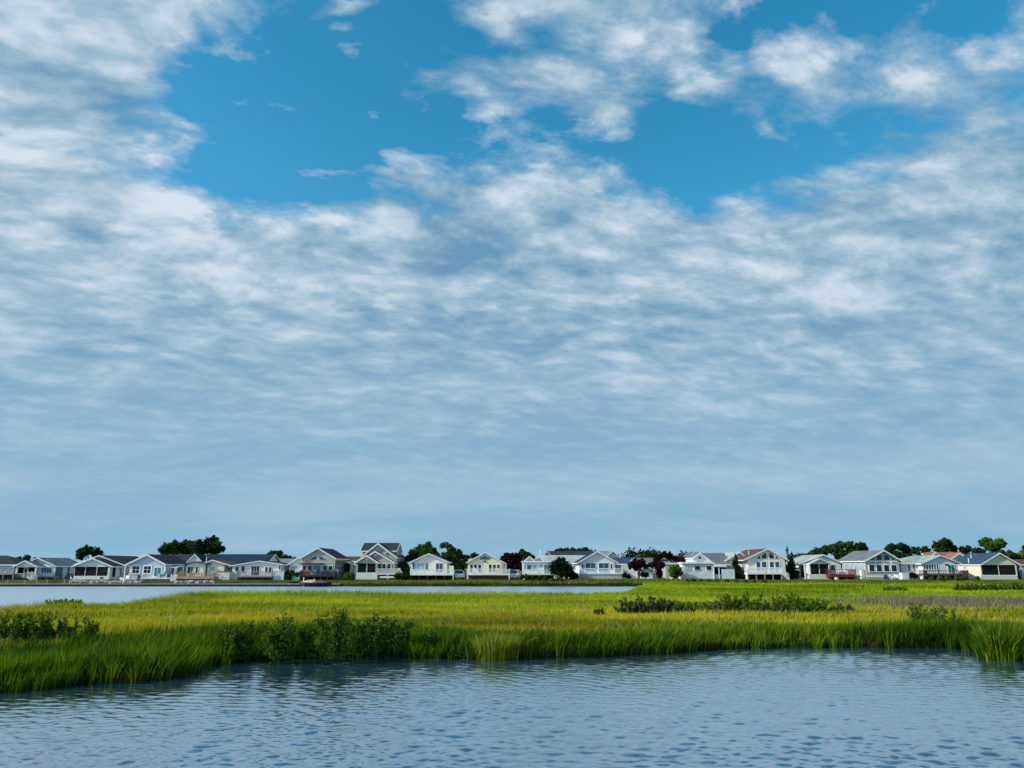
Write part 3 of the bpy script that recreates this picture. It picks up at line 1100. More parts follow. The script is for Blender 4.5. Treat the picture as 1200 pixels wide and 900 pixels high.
# ------------------------------------------------------------------ houses
class House:
    def __init__(self, name, label, D, xc, base, cat='house', group='waterfront cottages along the far shore'):
        b = at(xc, base, D)
        self.D = D
        self.zb = float(land_z(b.x, D)) - 0.02
        self.root = empty(name, Vector((b.x, D, self.zb)), label, cat, group)

    def label(self, o, lab):
        if lab: o['label'] = lab
        return o

    def rect(self, x0, y0, x1, y1, D):
        ym = (y0 + y1) / 2
        return at(x0, ym, D).x, at(x1, ym, D).x, at(600, y1, D).z, at(600, y0, D).z

    def box(self, name, x0, y0, x1, y1, mat, D=None, dep=0.1, parent=None, lab=None, ground=False):
        """front face at depth D spanning a pixel rectangle, going dep back"""
        D = self.D if D is None else D
        a, b, z0, z1 = self.rect(x0, y0, x1, y1, D)
        if ground: z0 = self.zb - 0.35
        return self.label(MB().box(a, b, D, D + dep, z0, z1).build(name, mat, parent or self.root), lab)

    def gable(self, apex, el, er, wx, L, wall, roof, D=None, trim='white_paint', oh=0.35, base=None, screens=None, sy=None,
              rake=0.17, nowall=False):
        """gable end facing the water, ridge running back"""
        D = self.D if D is None else D
        A, E1, E2 = at(*apex, D), at(*el, D), at(*er, D)
        t = 0.13
        zb = (self.zb - 0.35) if base is None else at(600, base, D).z
        ym = (el[1] + 676) / 2
        x0, x1 = at(wx[0], ym, D).x, at(wx[1], ym, D).x

        def under(x):
            P, Q = (E1, A) if x < A.x else (A, E2)
            k = (x - P.x) / (Q.x - P.x)
            return P.z + (Q.z - P.z) * k - t
        z0, z1, za = under(x0), under(x1), A.z - t
        y0 = D
        if not nowall:
            mb = MB()
            if screens:
                yb = D + 0.12
                mb.prism([(x0, zb), (x1, zb), (x1, z1), (A.x, za), (x0, z0)], yb + 0.03, D + L)
                st, sb = at(600, sy[0], D).z, at(600, sy[1], D).z
                # gable panel over the openings, knee wall below, posts between
                lo = [(x0, st), (x1, st)]
                mb.prism(lo + [(x1, z1), (A.x, za), (x0, z0)], D, yb)
                mb.box(x0, x1, D, yb, zb, sb)
                xs = [(at(a, 668, D).x, at(b, 668, D).x) for a, b in screens]
                edges = [x0] + [v for p in xs for v in p] + [x1]
                for i in range(0, len(edges), 2):
                    if edges[i + 1] - edges[i] > 0.02:
                        mb.box(edges[i], edges[i + 1], D, yb, sb, st)
                w = mb.build('wall', wall, self.root)
                for a, b in xs:
                    s = MB().box(a, b, yb - 0.04, yb + 0.02, sb, st).build('screen_panel', 'screen_mesh', self.root)
                    zm = (sb + st) / 2
                    MB().box(a, b, yb - 0.07, yb - 0.042, zm - 0.035, zm + 0.035).build('rail', 'dark_timber', s)
            else:
                mb.prism([(x0, zb), (x1, zb), (x1, z1), (A.x, za), (x0, z0)], y0, D + L)
                w = mb.build('wall', wall, self.root)
        f, bk = D - oh, D + L + 0.2
        mb = MB()
        for P, Q in ((E1, A), (A, E2)):
            mb.hexa([(P.x, f, P.z - t), (Q.x, f, Q.z - t), (Q.x, bk, Q.z - t), (P.x, bk, P.z - t),
                     (P.x, f, P.z), (Q.x, f, Q.z), (Q.x, bk, Q.z), (P.x, bk, P.z)])
        r = mb.build('roof', roof, self.root)
        mb = MB()
        g = 0.02
        for P, Q in ((E1, A), (A, E2)):
            mb.prism([(P.x, P.z - rake), (Q.x, Q.z - rake), (Q.x, Q.z + g), (P.x, P.z + g)], f - 0.05, f - 0.003)
        for P, s in ((E1, -1), (E2, 1)):       # eave boards along the sides
            mb.box(P.x + s * 0.003, P.x + s * 0.04, f - 0.05, bk, P.z - 0.17, P.z - 0.01)
        mb.build('rake_board', trim, r)
        return A, E1, E2

    def side_gable(self, x0, x1, ridge_y, eave_y, depth, wall, roof, D=None, trim='white_paint', wx=None, base=None, oh=0.3):
        """long roof with its ridge parallel to the shore"""
        D = self.D if D is None else D
        a, b = at(x0, eave_y, D).x, at(x1, eave_y, D).x
        ze = at(600, eave_y, D).z
        zr = at(600, ridge_y, D + depth / 2).z
        t = 0.13
        yf, ym, yb = D - 0.3, D + depth / 2, D + depth + 0.3
        mb = MB()
        mb.hexa([(a, yf, ze - t), (b, yf, ze - t), (b, ym, zr - t), (a, ym, zr - t), (a, yf, ze), (b, yf, ze), (b, ym, zr), (a, ym, zr)])
        mb.hexa([(a, ym, zr - t), (b, ym, zr - t), (b, yb, ze - t), (a, yb, ze - t), (a, ym, zr), (b, ym, zr), (b, yb, ze), (a, yb, ze)])
        r = mb.build('roof', roof, self.root)
        mb = MB()
        mb.box(a, b, yf - 0.05, yf - 0.003, ze - 0.20, ze + 0.01)
        for x, s in ((a, -1), (b, 1)):
            for (P, Q) in (((yf, ze), (ym, zr)), ((ym, zr), (yb, ze))):
                mb.hexa([(x, P[0], P[1] - .18), (x + s * .05, P[0], P[1] - .18), (x + s * .05, Q[0], Q[1] - .18), (x, Q[0], Q[1] - .18),
                         (x, P[0], P[1] + .01), (x + s * .05, P[0], P[1] + .01), (x + s * .05, Q[0], Q[1] + .01), (x, Q[0], Q[1] + .01)])
        mb.build('rake_board', trim, r)
        wa, wb = (a + oh, b - oh) if wx is None else (at(wx[0], 668, D).x, at(wx[1], 668, D).x)
        zb = self.zb - 0.35
        mb = MB()
        vs = []
        for x in (wa, wb):
            vs += [(x, D, zb), (x, D + depth, zb), (x, D + depth, ze - t - 0.0), (x, ym, zr - t - 0.03), (x, D, ze - t)]
        mb.add(vs, [(0, 1, 2, 3, 4), (9, 8, 7, 6, 5), (0, 4, 9, 5), (4, 3, 8, 9), (3, 2, 7, 8), (2, 1, 6, 7), (1, 0, 5, 6)])
        mb.build('wall', wall, self.root)

    def hip(self, x0, x1, rx0, rx1, ridge_y, eave_y, depth, wall, roof, D=None, trim='white_paint', wx=None):
        D = self.D if D is None else D
        a, b = at(x0, eave_y, D).x, at(x1, eave_y, D).x
        ym = D + depth / 2
        ra, rb = at(rx0, ridge_y, ym).x, at(rx1, ridge_y, ym).x
        ze, zr = at(600, eave_y, D).z, at(600, ridge_y, ym).z
        yf, yb = D - 0.3, D + depth + 0.3
        t = 0.12
        v = [(a, yf, ze), (b, yf, ze), (b, yb, ze), (a, yb, ze), (ra, ym, zr), (rb, ym, zr)]
        v += [(p[0], p[1], ze - t) for p in v[:4]]
        mb = MB().add(v, [(0, 1, 5, 4), (2, 3, 4, 5), (1, 2, 5), (3, 0, 4), (6, 7, 1, 0), (7, 8, 2, 1), (8, 9, 3, 2), (9, 6, 0, 3), (9, 8, 7, 6)])
        r = mb.build('roof', roof, self.root)
        m2 = MB()
        m2.box(a, b, yf - 0.05, yf - 0.003, ze - 0.17, ze - 0.01)
        m2.box(a - 0.05, a - 0.003, yf, yb, ze - 0.17, ze - 0.01)
        m2.box(b + 0.003, b + 0.05, yf, yb, ze - 0.17, ze - 0.01)
        m2.build('eave_board', trim, r)
        wa, wb = (a + 0.3, b - 0.3) if wx is None else (at(wx[0], 668, D).x, at(wx[1], 668, D).x)
        MB().box(wa, wb, D, D + depth, self.zb - 0.35, ze - t - 0.004).build('wall', wall, self.root)

    def win(self, x0, y0, x1, y1, pane='dark_glass', D=None, fr=0.075, nx=1, ny=1, name='window', frame='white_paint', lab=None):
        D = self.D if D is None else D
        a, b, z0, z1 = self.rect(x0, y0, x1, y1, D)
        y = D - 0.06
        mb = MB()
        mb.box(a - fr, a, y, D - .002, z0 - fr, z1 + fr)
        mb.box(b, b + fr, y, D - .002, z0 - fr, z1 + fr)
        mb.box(a, b, y, D - .002, z1, z1 + fr)
        mb.box(a, b, y - 0.02, D - .002, z0 - fr, z0)
        m = min(0.05, fr * 0.7)
        for i in range(1, nx):
            x = a + (b - a) * i / nx
            mb.box(x - m / 2, x + m / 2, y + .01, D - .003, z0, z1)
        for i in range(1, ny):
            z = z0 + (z1 - z0) * i / ny
            mb.box(a, b, y + .013, D - .003, z - m / 2, z + m / 2)
        f = self.label(mb.build(name, frame, self.root), lab)
        MB().box(a, b, D - 0.03, D - .004, z0, z1).build('pane', pane, f)
        return f

    def poly(self, pts, pane, D=None, name='window', grow=0.09, frame='white_paint'):
        D = self.D if D is None else D
        P = [at(x, y, D) for x, y in pts]
        P = [(p.x, p.z) for p in P]
        cx = sum(p[0] for p in P) / len(P); cz = sum(p[1] for p in P) / len(P)
        big = []
        for x, z in P:
            dx, dz = x - cx, z - cz
            l = math.hypot(dx, dz)
            big.append((x + dx / l * grow * 1.3, z + dz / l * grow * 1.3))
        f = MB().prism(big, D - 0.045, D - 0.002).build(name, frame, self.root)
        MB().prism(P, D - 0.055, D - 0.047).build('pane', pane, f)
        return f

    def side_win(self, X, y0, y1, pz0, pz1, s, pane='dark_glass', name='window'):
        """window on a side wall; s is the outward x direction, heights given in pixels at self.D"""
        z0, z1 = at(600, pz1, self.D).z, at(600, pz0, self.D).z
        X += s * .05
        f = MB().box(X + s * .002, X + s * .05, y0 - .08, y1 + .08, z0 - .08, z1 + .08).build(name, 'white_paint', self.root)
        MB().box(X + s * .052, X + s * .06, y0, y1, z0, z1).build('pane', pane, f)

    def railing(self, x0, x1, yt, yb, mat='white_paint', D=None, parent=None, gap=0.14, posts=None, back=None, name='railing'):
        D = self.D if D is None else D
        a, b, z0, z1 = self.rect(x0, yt, x1, yb, D)
        mb = MB()
        mb.box(a, b, D, D + .07, z1 - .07, z1)
        mb.box(a, b, D + .01, D + .06, z0 + .04, z0 + .09)
        n = max(2, int((b - a) / gap))
        for i in range(1, n):
            x = a + (b - a) * i / n
            mb.box(x - .02, x + .02, D + .015, D + .055, z0 + .09, z1 - .07)
        m = max(2, int((b - a) / 1.9) + 1)
        for i in range(m):
            x = a + (b - a) * i / (m - 1)
            mb.box(x - .05, x + .05, D - .015, D + .085, z0, z1 + .08)
        if back:
            for x in (a, b):
                mb.box(x - .03, x + .03, D + .085, back, z1 - .07, z1)
                k = max(2, int((back - D) / 0.2))
                for i in range(k):
                    y = D + .1 + (back - D - .1) * i / k
                    mb.box(x - .02, x + .02, y, y + .04, z0, z1 - .07)
        return mb.build(name, mat, parent or self.root)

    def deck(self, x0, x1, yt, yb, D0, D1, mat='white_paint', skirt=None, leg='white_paint', nlegs=4):
        """deck slab from D0 (front) to D1 with posts down to the ground"""
        a, b, z0, z1 = self.rect(x0, yt, x1, yb, D0)
        mb = MB().box(a, b, D0, D1 - 0.003, z0, z1)
        d = mb.build('deck', mat, self.root)
        for i in range(nlegs):
            x = a + 0.08 + (b - a - 0.16) * i / max(1, nlegs - 1)
            MB().box(x - .07, x + .07, D0 + .04, D0 + .18, self.zb - .6, z0 - .002).build('deck_post', leg, d)
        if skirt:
            MB().box(a + .1, b - .1, D0 + .35, D0 + .42, self.zb - .4, z0 - .004).build('skirting', skirt, d)  # near-black ones paint the shade under the deck
        return d

    def steps(self, xt, yt, xb, yb, D, w, mat='white_paint', n=5):
        """stair flight descending sideways along the front"""
        T, B = at(xt, yt, D), at(xb, yb, D)
        mb = MB()
        for i in range(n):
            k = (i + 0.5) / n
            p = T.lerp(B, k)
            dx = (B.x - T.x) / n / 2
            mb.box(p.x - abs(dx), p.x + abs(dx), D + .07, D + w - .07, p.z - .05, p.z)
        for y in (D, D + w):
            mb.bar((T.x, y, T.z), (B.x, y, B.z), .06, .24)
            mb.bar((T.x, y, T.z + .85), (B.x, y, B.z + .85), .06, .09)
            for k in (0.02, .25, .5, .75, .98):
                p = T.lerp(B, k)
                mb.box(p.x - .04, p.x + .04, y - .036, y + .036, p.z, p.z + .84)
        return mb.build('steps', mat, self.root)

    def pipe(self, x, y, D, h=0.6, mat='white_paint'):
        p = at(x, y, D)
        MB().tube([p - Vector((0, 0, .5)), p + Vector((0, 0, h))], 0.07, 8).build('vent_pipe', mat, self.root)


DX = 131.0

# --- far left, dark hip roof, cut by the picture edge
h = House('house', 'low grey house with a dark hip roof, cut off by the left picture edge', DX + 1, 4, 679)
h.hip(-34, 21, -20, 8, 651, 661.5, 8, 'grey_siding', 'charcoal_shingles', wx=(-30, 17))
h.win(2, 665, 8, 671, 'pale_glass'); h.win(11, 665, 15, 671, 'pale_glass'); h.win(-14, 664, -6, 671)
h.deck(-20, 16, 672, 673.5, DX - 1, DX + 1, 'grey_timber', 'dark_timber', 'grey_timber')
h.railing(-20, 16, 668, 672, 'grey_timber', DX - 1)

# --- twin gables: porch gable before a wider white gable
h = House('house', 'white house with twin stepped gables and an oval glass porch door', DX, 45, 679)
h.gable((45.3, 653.3), (24, 663.5), (66.5, 663), (27, 64.5), 9, 'white_siding', 'grey_shingles', D=DX + 2.2)
h.gable((30.7, 656.9), (16.4, 663.8), (45.5, 663.8), (18, 44), 2.15, 'white_siding', 'grey_shingles', base=664.6)
for x in (18.7, 41.2):
    h.box('porch_post', x - .9, 664.7, x + .9, 679, 'white_paint', DX + .05, .2, ground=True)
h.deck(17.8, 44.5, 676, 677.6, DX, DX + 2.2, 'grey_timber', 'dark_timber', 'grey_timber')
h.railing(19.4, 28, 672, 676, 'off_white_paint', DX + .02)
h.steps(31.5, 676, 38.5, 680.5, DX - 1.1, 1.0, 'off_white_paint', 4)
d = h.win(28, 664.8, 32.6, 675.5, 'off_white_paint', DX + 2.2, name='door', lab='white door with a dark oval glass')
p = at(30.3, 668, DX + 2.13)
MB().prism([(p.x + .17 * math.cos(i * .5236), p.z + .34 * math.sin(i * .5236)) for i in range(12)], DX + 2.13, DX + 2.17).build('glass', 'dark_glass', d)
h.box('dark_porch_panel', 18.6, 664.6, 27.2, 676, 'dark_void', DX + 2.12, .07)  # dark sheet before the white wall, paints the porch shade
h.box('dark_porch_panel', 33.4, 664.6, 43.6, 676, 'dark_void', DX + 2.12, .07)
h.win(48.7, 664.8, 60.8, 671.2, 'blue_glass', DX + 2.2, nx=4)
h.box('panel', 46.8, 672, 63.3, 675.3, 'off_white_paint', DX + 2.12, .07)
h.deck(43.5, 64.5, 675.4, 677, DX + 1, DX + 2.1, 'grey_timber', 'dark_timber', 'grey_timber', 3)
rx = at(64.5, 668, DX + 2.2).x
MB().box(rx + .005, rx + .05, DX + 2.3, DX + 11.2, h.zb - .3, at(600, 663.6, DX + 2.2).z - .16).build('side_shade', 'slate_shade_siding', h.root)  # thin dark slab, paints shade over the white right wall
h.side_win(rx, DX + 4.4, DX + 5.6, 664, 674, 1, 'pale_glass')
h.side_win(rx, DX + 6.6, DX + 7.6, 664, 672, 1, 'pale_glass')
# side shed panel
h.box('side_panel', 70, 670, 75.3, 679, 'off_white_paint', DX + 4.5, .15, ground=True)

# --- screened porch with fish plaque
h = House('house', 'white house with three dark screen bays and a black fish plaque', DX, 110, 680)
h.gable((110, 654), (85.2, 663.8), (133, 663.6), (87, 128.5), 3.5, 'white_siding', 'charcoal_shingles',
        screens=[(87.7, 99.75), (100.35, 113.3), (113.9, 126.4)], sy=(664.2, 674.9))
h.box('porch_side', 129, 664.4, 135, 676, 'dark_void', DX + 1, .1)  # dark panel painting the shade in the open porch side
h.gable((117, 650.6), (87, 661.5), (147, 662.2), (90, 144), 13, 'grey_siding', 'charcoal_shingles', D=DX + 3.5, oh=0.2)
for x in (135.8, 139.6, 143):
    h.box('side_post', x - .7, 664, x + .7, 674 if x < 143 else 671, 'white_paint', DX + 3.3, .15)
h.box('skirting', 129, 676, 136.5, 680, 'pale_panel', DX + 1, .2, ground=True)
p = at(118.7, 677.2, DX - .04)
MB().prism([(p.x + a * .13, p.z + b * .13) for a, b in ((-2.2, 0), (-1.2, 1), (.4, 1.1), (1.3, .4), (2.2, 1), (2.0, -.9), (1.3, -.2), (.4, -1), (-1.2, -.9))],
           DX - .05, DX - .004).build('fish_plaque', 'black_paint', h.root)

# --- pale blue gable
h = House('house', 'pale blue gable house with two white framed four pane windows and a teal sliding door', DX, 173, 677)
h.gable((173.3, 649.4), (149, 661), (195, 661), (151.8, 193.6), 10, 'pale_blue_siding', 'charcoal_shingles', rake=.24)
for x in (152.6, 192.9):
    h.box('corner_board', x - .8, 663, x + .8, 677, 'white_paint', DX - .03, .027, ground=True)
for x in (159.4, 172.7):
    h.win(x - 4, 663.6, x + 4, 671.6, 'dark_glass', nx=2, ny=2, fr=.19)
h.win(181, 665.2, 188.6, 675.4, 'teal_glass', fr=.15, nx=2, name='door')
h.deck(167, 203.5, 677.2, 678.6, DX - 2.2, DX, 'white_paint', 'dark_timber', 'grey_timber', 5)
for x in (176.8, 186, 194.6):
    h.box('deck_post', x - .6, 672, x + .6, 677.1, 'white_paint', DX - 2.1, .16)
h.steps(200, 678.6, 203, 686, DX - 3.3, .9, 'white_paint', 5)
rx = at(193.6, 668, DX).x
MB().box(rx, rx + 3.6, DX + 2.6, DX + 9.6, h.zb - .3, at(600, 661, DX).z - .2).build('wing', 'slate_shade_siding', h.root)  # blue wing, its shade painted in by the dark colour
h.box('pillar', 203.6, 665, 206, 678, 'off_white_paint', DX + .5, .25, ground=True)
h.box('porch_beam', 196, 664.2, 208.5, 665.4, 'off_white_paint', DX + .45, .2)
h.win(208, 664, 214.5, 669, 'blue_glass', DX + 2.6)
h.box('cabinet', 203.2, 673.5, 207.2, 677.6, 'white_paint', DX - .9, .6)

# --- the dark roof between pale blue and the long navy roof, farther back
h = House('house', 'dark roofed house set back between the pale blue house and the cream porch house', DX + 14, 212, 674, group='houses behind the waterfront row')
h.side_gable(188, 231, 649.6, 659, 8, 'slate_shade_siding', 'charcoal_shingles', D=DX + 14)

# --- long navy roof behind two cream porches
h = House('house', 'house with a very long navy roof and a bright white gable end', DX + 5, 270, 676)
h.side_gable(229.5, 313, 649.4, 661.7, 9, 'white_siding', 'navy_shingles', D=DX + 5, wx=(231, 311))
h.gable((228.7, 649.2), (219.2, 658.6), (237.4, 658.2), (219.8, 236.8), 4, 'white_siding', 'navy_shingles', D=DX + 4.2, oh=.15)
h.win(276, 664, 279.5, 669, D=DX + 5); h.win(283, 663, 287, 670, D=DX + 5)

# --- cream porch with tan deck
h = House('house', 'small cream cottage with a flat brown gable behind the tan wooden deck', DX, 232, 678)
h.gable((231, 657.8), (217.2, 661.4), (246, 661), (218.7, 239.5), 5, 'cream_siding', 'brown_shingles', rake=.10, trim='brown_timber')
h.win(219.6, 664.4, 232, 671.4, 'dark_glass', nx=3, name='door', lab='dark glass sliding door with a pale curtain')
h.box('curtain', 226, 664.6, 229.6, 671.4, 'curtain', DX - .07, .02)
h.gable((243, 659), (236, 662), (252.5, 662.2), (238.6, 250.6), 3.4, 'white_siding', 'brown_shingles', D=DX + 1.2, rake=.10, trim='brown_timber')
h.win(245.3, 665, 246.8, 669, 'dark_glass', DX + 1.2); h.win(248, 665, 249.8, 669, 'dark_glass', DX + 1.2)
h.win(238.4, 664, 239.8, 668.5, 'teal_glass', DX + .0)
h.deck(208, 250.5, 675.8, 678.6, DX - 2.6, DX, 'tan_timber', 'dark_timber', 'dark_timber', 5)
h.railing(208, 250.5, 671.5, 675.8, 'tan_timber', DX - 2.58, back=DX - .1)
h.pipe(242, 656.5, DX + 3.4)

h = House('house', 'cream cottage with a sloping brown roof behind the cream shed box', DX + .5, 256, 678)
h.gable((250, 656), (238, 660.5), (270.5, 662.2), (243, 262.5), 5, 'cream_siding', 'brown_shingles', rake=.14)
h.box('wall', 262.6, 662.5, 270, 678, 'off_white_paint', DX + 2, 3.4, ground=True)
h.win(263.2, 664.2, 266, 668.4, 'dark_glass', DX + 2, fr=.05); h.win(267, 665, 269.5, 668.4, 'dark_glass', DX + 2, fr=.05)
h.win(246, 664.5, 252, 668.5, 'pale_glass', DX + .5)
s = empty('shed', at(261, 679, DX - 1.2), 'cream storage box standing on the grass right of the tan deck', 'shed')
a, b = at(254.2, 674, DX - 1.2), at(268.8, 674, DX - 1.2)
zt, zb = at(600, 669.6, DX - 1.2).z, at(600, 678.6, DX - 1.2).z
MB().box(a.x, b.x, DX - 1.2, DX + .2, zb - .2, zt - .1).build('body', 'cream_siding', s)
MB().box(a.x - .05, b.x + .05, DX - 1.25, DX + .25, zt - .098, zt).build('lid', 'brown_timber', s)

# --- low white gable
h = House('house', 'low wide white gable house with dark windows and a grey deck rail', DX, 305, 678)
h.gable((305, 657.2), (270, 663), (332, 661.4), (272, 329), 8, 'white_siding', 'charcoal_shingles', rake=.12)
h.win(276.2, 664.4, 279.4, 669.4); h.win(283.2, 663.6, 286.8, 670)
h.win(294.5, 663.6, 303.8, 674, 'dark_glass', nx=3, name='door')
h.win(310.8, 664.6, 313.6, 671); h.win(315.2, 664.6, 318.2, 671); h.win(327, 662.8, 328.8, 667.5)
h.deck(278, 318.5, 675, 676.4, DX - 2, DX, 'grey_timber', 'dark_timber', 'dark_timber', 5)
h.railing(278, 318.5, 669.6, 675, 'grey_timber', DX - 2, back=DX - .1)
s = empty('shed', at(326, 678, DX - 1.6), 'pale blue storage box beside the grey deck rail', 'shed')
a, b = at(320, 674, DX - 1.6), at(332.6, 674, DX - 1.6)
zt, zb = at(600, 669, DX - 1.6).z, at(600, 677.6, DX - 1.6).z
MB().box(a.x, b.x, DX - 1.6, DX - .3, zb - .3, zt - .08).build('body', 'pale_panel', s)
MB().box(a.x - .04, b.x + .04, DX - 1.65, DX - .26, zt - .078, zt).build('lid', 'white_paint', s)

h = House('house', 'teal grey roofed house behind the low white gable', DX + 12, 322, 674, group='houses behind the waterfront row')
h.side_gable(306, 345, 654.6, 661, 8, 'grey_siding', 'teal_grey_shingles', D=DX + 12)
h.pipe(324.5, 655, DX + 15)

# --- sunlit white gable half hidden
h = House('house', 'bright white gable with one grey window, half hidden by the beige gable house', DX + 2, 347, 678)
h.gable((351.5, 652.2), (337.6, 661.4), (365, 661), (339, 363), 8, 'white_siding', 'light_grey_shingles', rake=.2)
h.win(341, 663.4, 348.8, 667.4, 'pale_glass')
h.box('porch', 339, 668.4, 351, 678, 'white_siding', DX + .6, 1.3, ground=True)

# --- beige gable with raised dark deck
h = House('house', 'beige gable house with two triangular gable windows above a dark raised deck', DX, 373, 679)
h.gable((373, 641.8), (352, 654), (394.5, 654.4), (353.5, 392.5), 11, 'beige_siding', 'charcoal_shingles', rake=.2)
h.poly([(361.6, 656), (371, 656), (371, 651.2)], 'blue_glass')
h.poly([(374, 656), (383.3, 656), (374, 651.2)], 'blue_glass')
h.box('awning', 350.6, 659.8, 378.4, 661.2, 'brown_timber', DX - .9, .897)
for a, b in ((354.8, 358.6), (361.2, 365.4), (378.8, 383), (385.4, 389.6)):
    h.win(a, 663.2, b, 668.8)
h.win(367.4, 662.8, 375.4, 672.6, 'teal_glass', nx=2, name='door')
h.deck(351, 392, 674.2, 675.8, DX - 2.6, DX, 'dark_timber', 'dark_void', 'dark_timber', 6)
h.railing(351, 392, 669.5, 674.2, 'dark_timber', DX - 2.58, back=DX - .1, gap=.2)
rx = at(392.5, 665, DX).x
MB().box(rx + .005, rx + .05, DX + .1, DX + 11, h.zb - .3, at(600, 655, DX).z - .25).build('side_shade', 'slate_shade_siding', h.root)  # thin dark slab, paints shade over the beige right wall
h.side_win(rx, DX + 1.2, DX + 2.6, 663.4, 669, 1, 'blue_glass')
h.side_win(rx, DX + 4.0, DX + 5.2, 663.4, 669, 1, 'blue_glass')
h.box('end_board', 392.6, 667, 396.5, 679, 'grey_timber', DX - .5, .1, ground=True)

# --- small blue grey house in the gap
h = House('house', 'small blue grey house with a brown roof left of the tall beige house', DX + 7, 413, 676)
h.side_gable(401, 425, 652, 657.4, 7, 'slate_shade_siding', 'brown_shingles', D=DX + 10)
h.gable((405.6, 658.2), (398.5, 663), (421, 663.6), (410, 420), 2.6, 'cool_white_siding', 'light_grey_shingles', rake=.12)
h.win(413.4, 662.8, 415.6, 669.6, 'pale_glass'); h.win(417.2, 662.8, 419, 669.6, 'pale_glass')

# --- the tall house
h = House('house', 'tall two storey beige house with three stacked gables and a dark top roof', DX, 442, 679)
h.side_gable(422.6, 465.5, 636.2, 645.4, 6, 'beige_siding', 'charcoal_shingles', D=DX + 6, wx=(424, 464.5))
h.gable((443.3, 636.4), (423.4, 652.2), (466, 653), (424.8, 464.4), 12, 'beige_siding', 'charcoal_shingles', D=DX + 3.5, rake=.26)
h.gable((440, 645.6), (418, 659.4), (463, 659.2), (419.5, 461.5), 3.4, 'beige_siding', 'charcoal_shingles', D=DX + 1.6, rake=.24)
h.gable((430, 650.4), (415.6, 659.2), (444, 659.2), (417.4, 441.6), 1.55, 'beige_siding', 'charcoal_shingles',
        screens=[(419.2, 428.8), (430.4, 440)], sy=(660.2, 670.8), rake=.24)
h.box('skirting', 417.2, 671.2, 441.8, 678, 'white_siding', DX - .04, .036, ground=True)
for x, y in ((432, 649), (453.2, 649)):
    h.win(x - 1.1, y - 1.2, x + 1.1, y + 1.2, D=DX + 3.5, fr=.06)
h.win(438.6, 649.4, 441, 651.6, 'white_paint', DX + 1.6, fr=.06, name='gable_vent')
h.win(428.6, 653.4, 431.2, 655.6, 'white_paint', DX, fr=.06, name='gable_vent')
for a, b in ((443, 446.4), (448.2, 451.8), (454, 457.8), (459.6, 461)):
    h.win(a, 660.8, b, 666.2, 'dark_glass', DX + 1.6)
h.deck(442, 466.5, 672, 673.4, DX, DX + 1.6, 'white_paint', 'dark_void', 'white_paint', 3)
h.railing(442, 466.5, 666.4, 672, 'white_paint', DX, gap=.10)
h.box('skirting', 445, 675.2, 464, 677.4, 'white_paint', DX + .05, .1)
h.steps(466.5, 672, 471, 679, DX + .2, 1, 'white_paint', 5)

# --- creamy white gable
h = House('house', 'cream white gable house with a long pale sunroom window and a white railed deck', DX, 502, 679)
h.gable((502.7, 648.6), (479.8, 659), (526.4, 658.8), (481.2, 523.4), 9, 'warm_white_siding', 'grey_shingles', rake=.14)
h.win(485.2, 660.2, 500.6, 667, 'pale_glass', nx=5)
for x in (484.4, 500.2): h.box('shutter', x - .75, 660, x + .75, 667, 'dark_timber', DX - .075, .02)
h.win(510.8, 660.2, 518.8, 670.5, 'blue_glass', nx=2, name='door')
h.deck(480.8, 531, 672.8, 674.2, DX - 2, DX, 'white_paint', 'dark_void', 'dark_timber', 6)
h.box('corner_post', 530.4, 674.2, 531.6, 679, 'off_white_paint', DX - 2.05, .1, ground=True)
h.railing(480.8, 531, 667, 672.8, 'white_paint', DX - 2, back=DX - .1, gap=.10)
h.box('stair_wall', 526.5, 663, 531.5, 677, 'off_white_paint', DX - .3, .2, ground=True)

# --- pale yellow gable with fan window
h = House('house', 'pale yellow gable house with a green fan window and six dark windows', DX, 569, 679)
h.gable((568.7, 647.2), (546.4, 659), (593, 660), (548.2, 588.6), 9, 'yellow_siding', 'charcoal_shingles', rake=.14)
fan = [(562, 655.9)] + [(568.2 + 6.3 * math.cos(math.pi - i * math.pi / 8), 655.9 - 4.1 * math.sin(i * math.pi / 8)) for i in range(1, 8)] + [(574.4, 655.9)]
h.poly(fan, 'teal_glass')
h.box('porch_light', 566.6, 657.4, 569.4, 658.6, 'black_paint', DX - .15, .12)
for a, b in ((551, 554), (555.8, 558.8), (560.4, 563.8), (572.8, 576.2), (577.8, 581), (582.6, 585.6)):
    h.win(a, 661.6, b, 670.4, 'dark_glass', ny=2, fr=.09)
h.deck(547.2, 597.4, 672.6, 674, DX - 2, DX, 'white_paint', None, 'white_paint', 2)
h.railing(547.2, 597.4, 667, 672.6, 'white_paint', DX - 2, back=DX - .1, gap=.10)
h.box('skirting', 549, 674.1, 595, 679, 'brown_timber', DX - 1.6, .1, ground=True)
h.box('stair_wall', 589, 661, 594, 672, 'off_white_paint', DX + .6, .15)

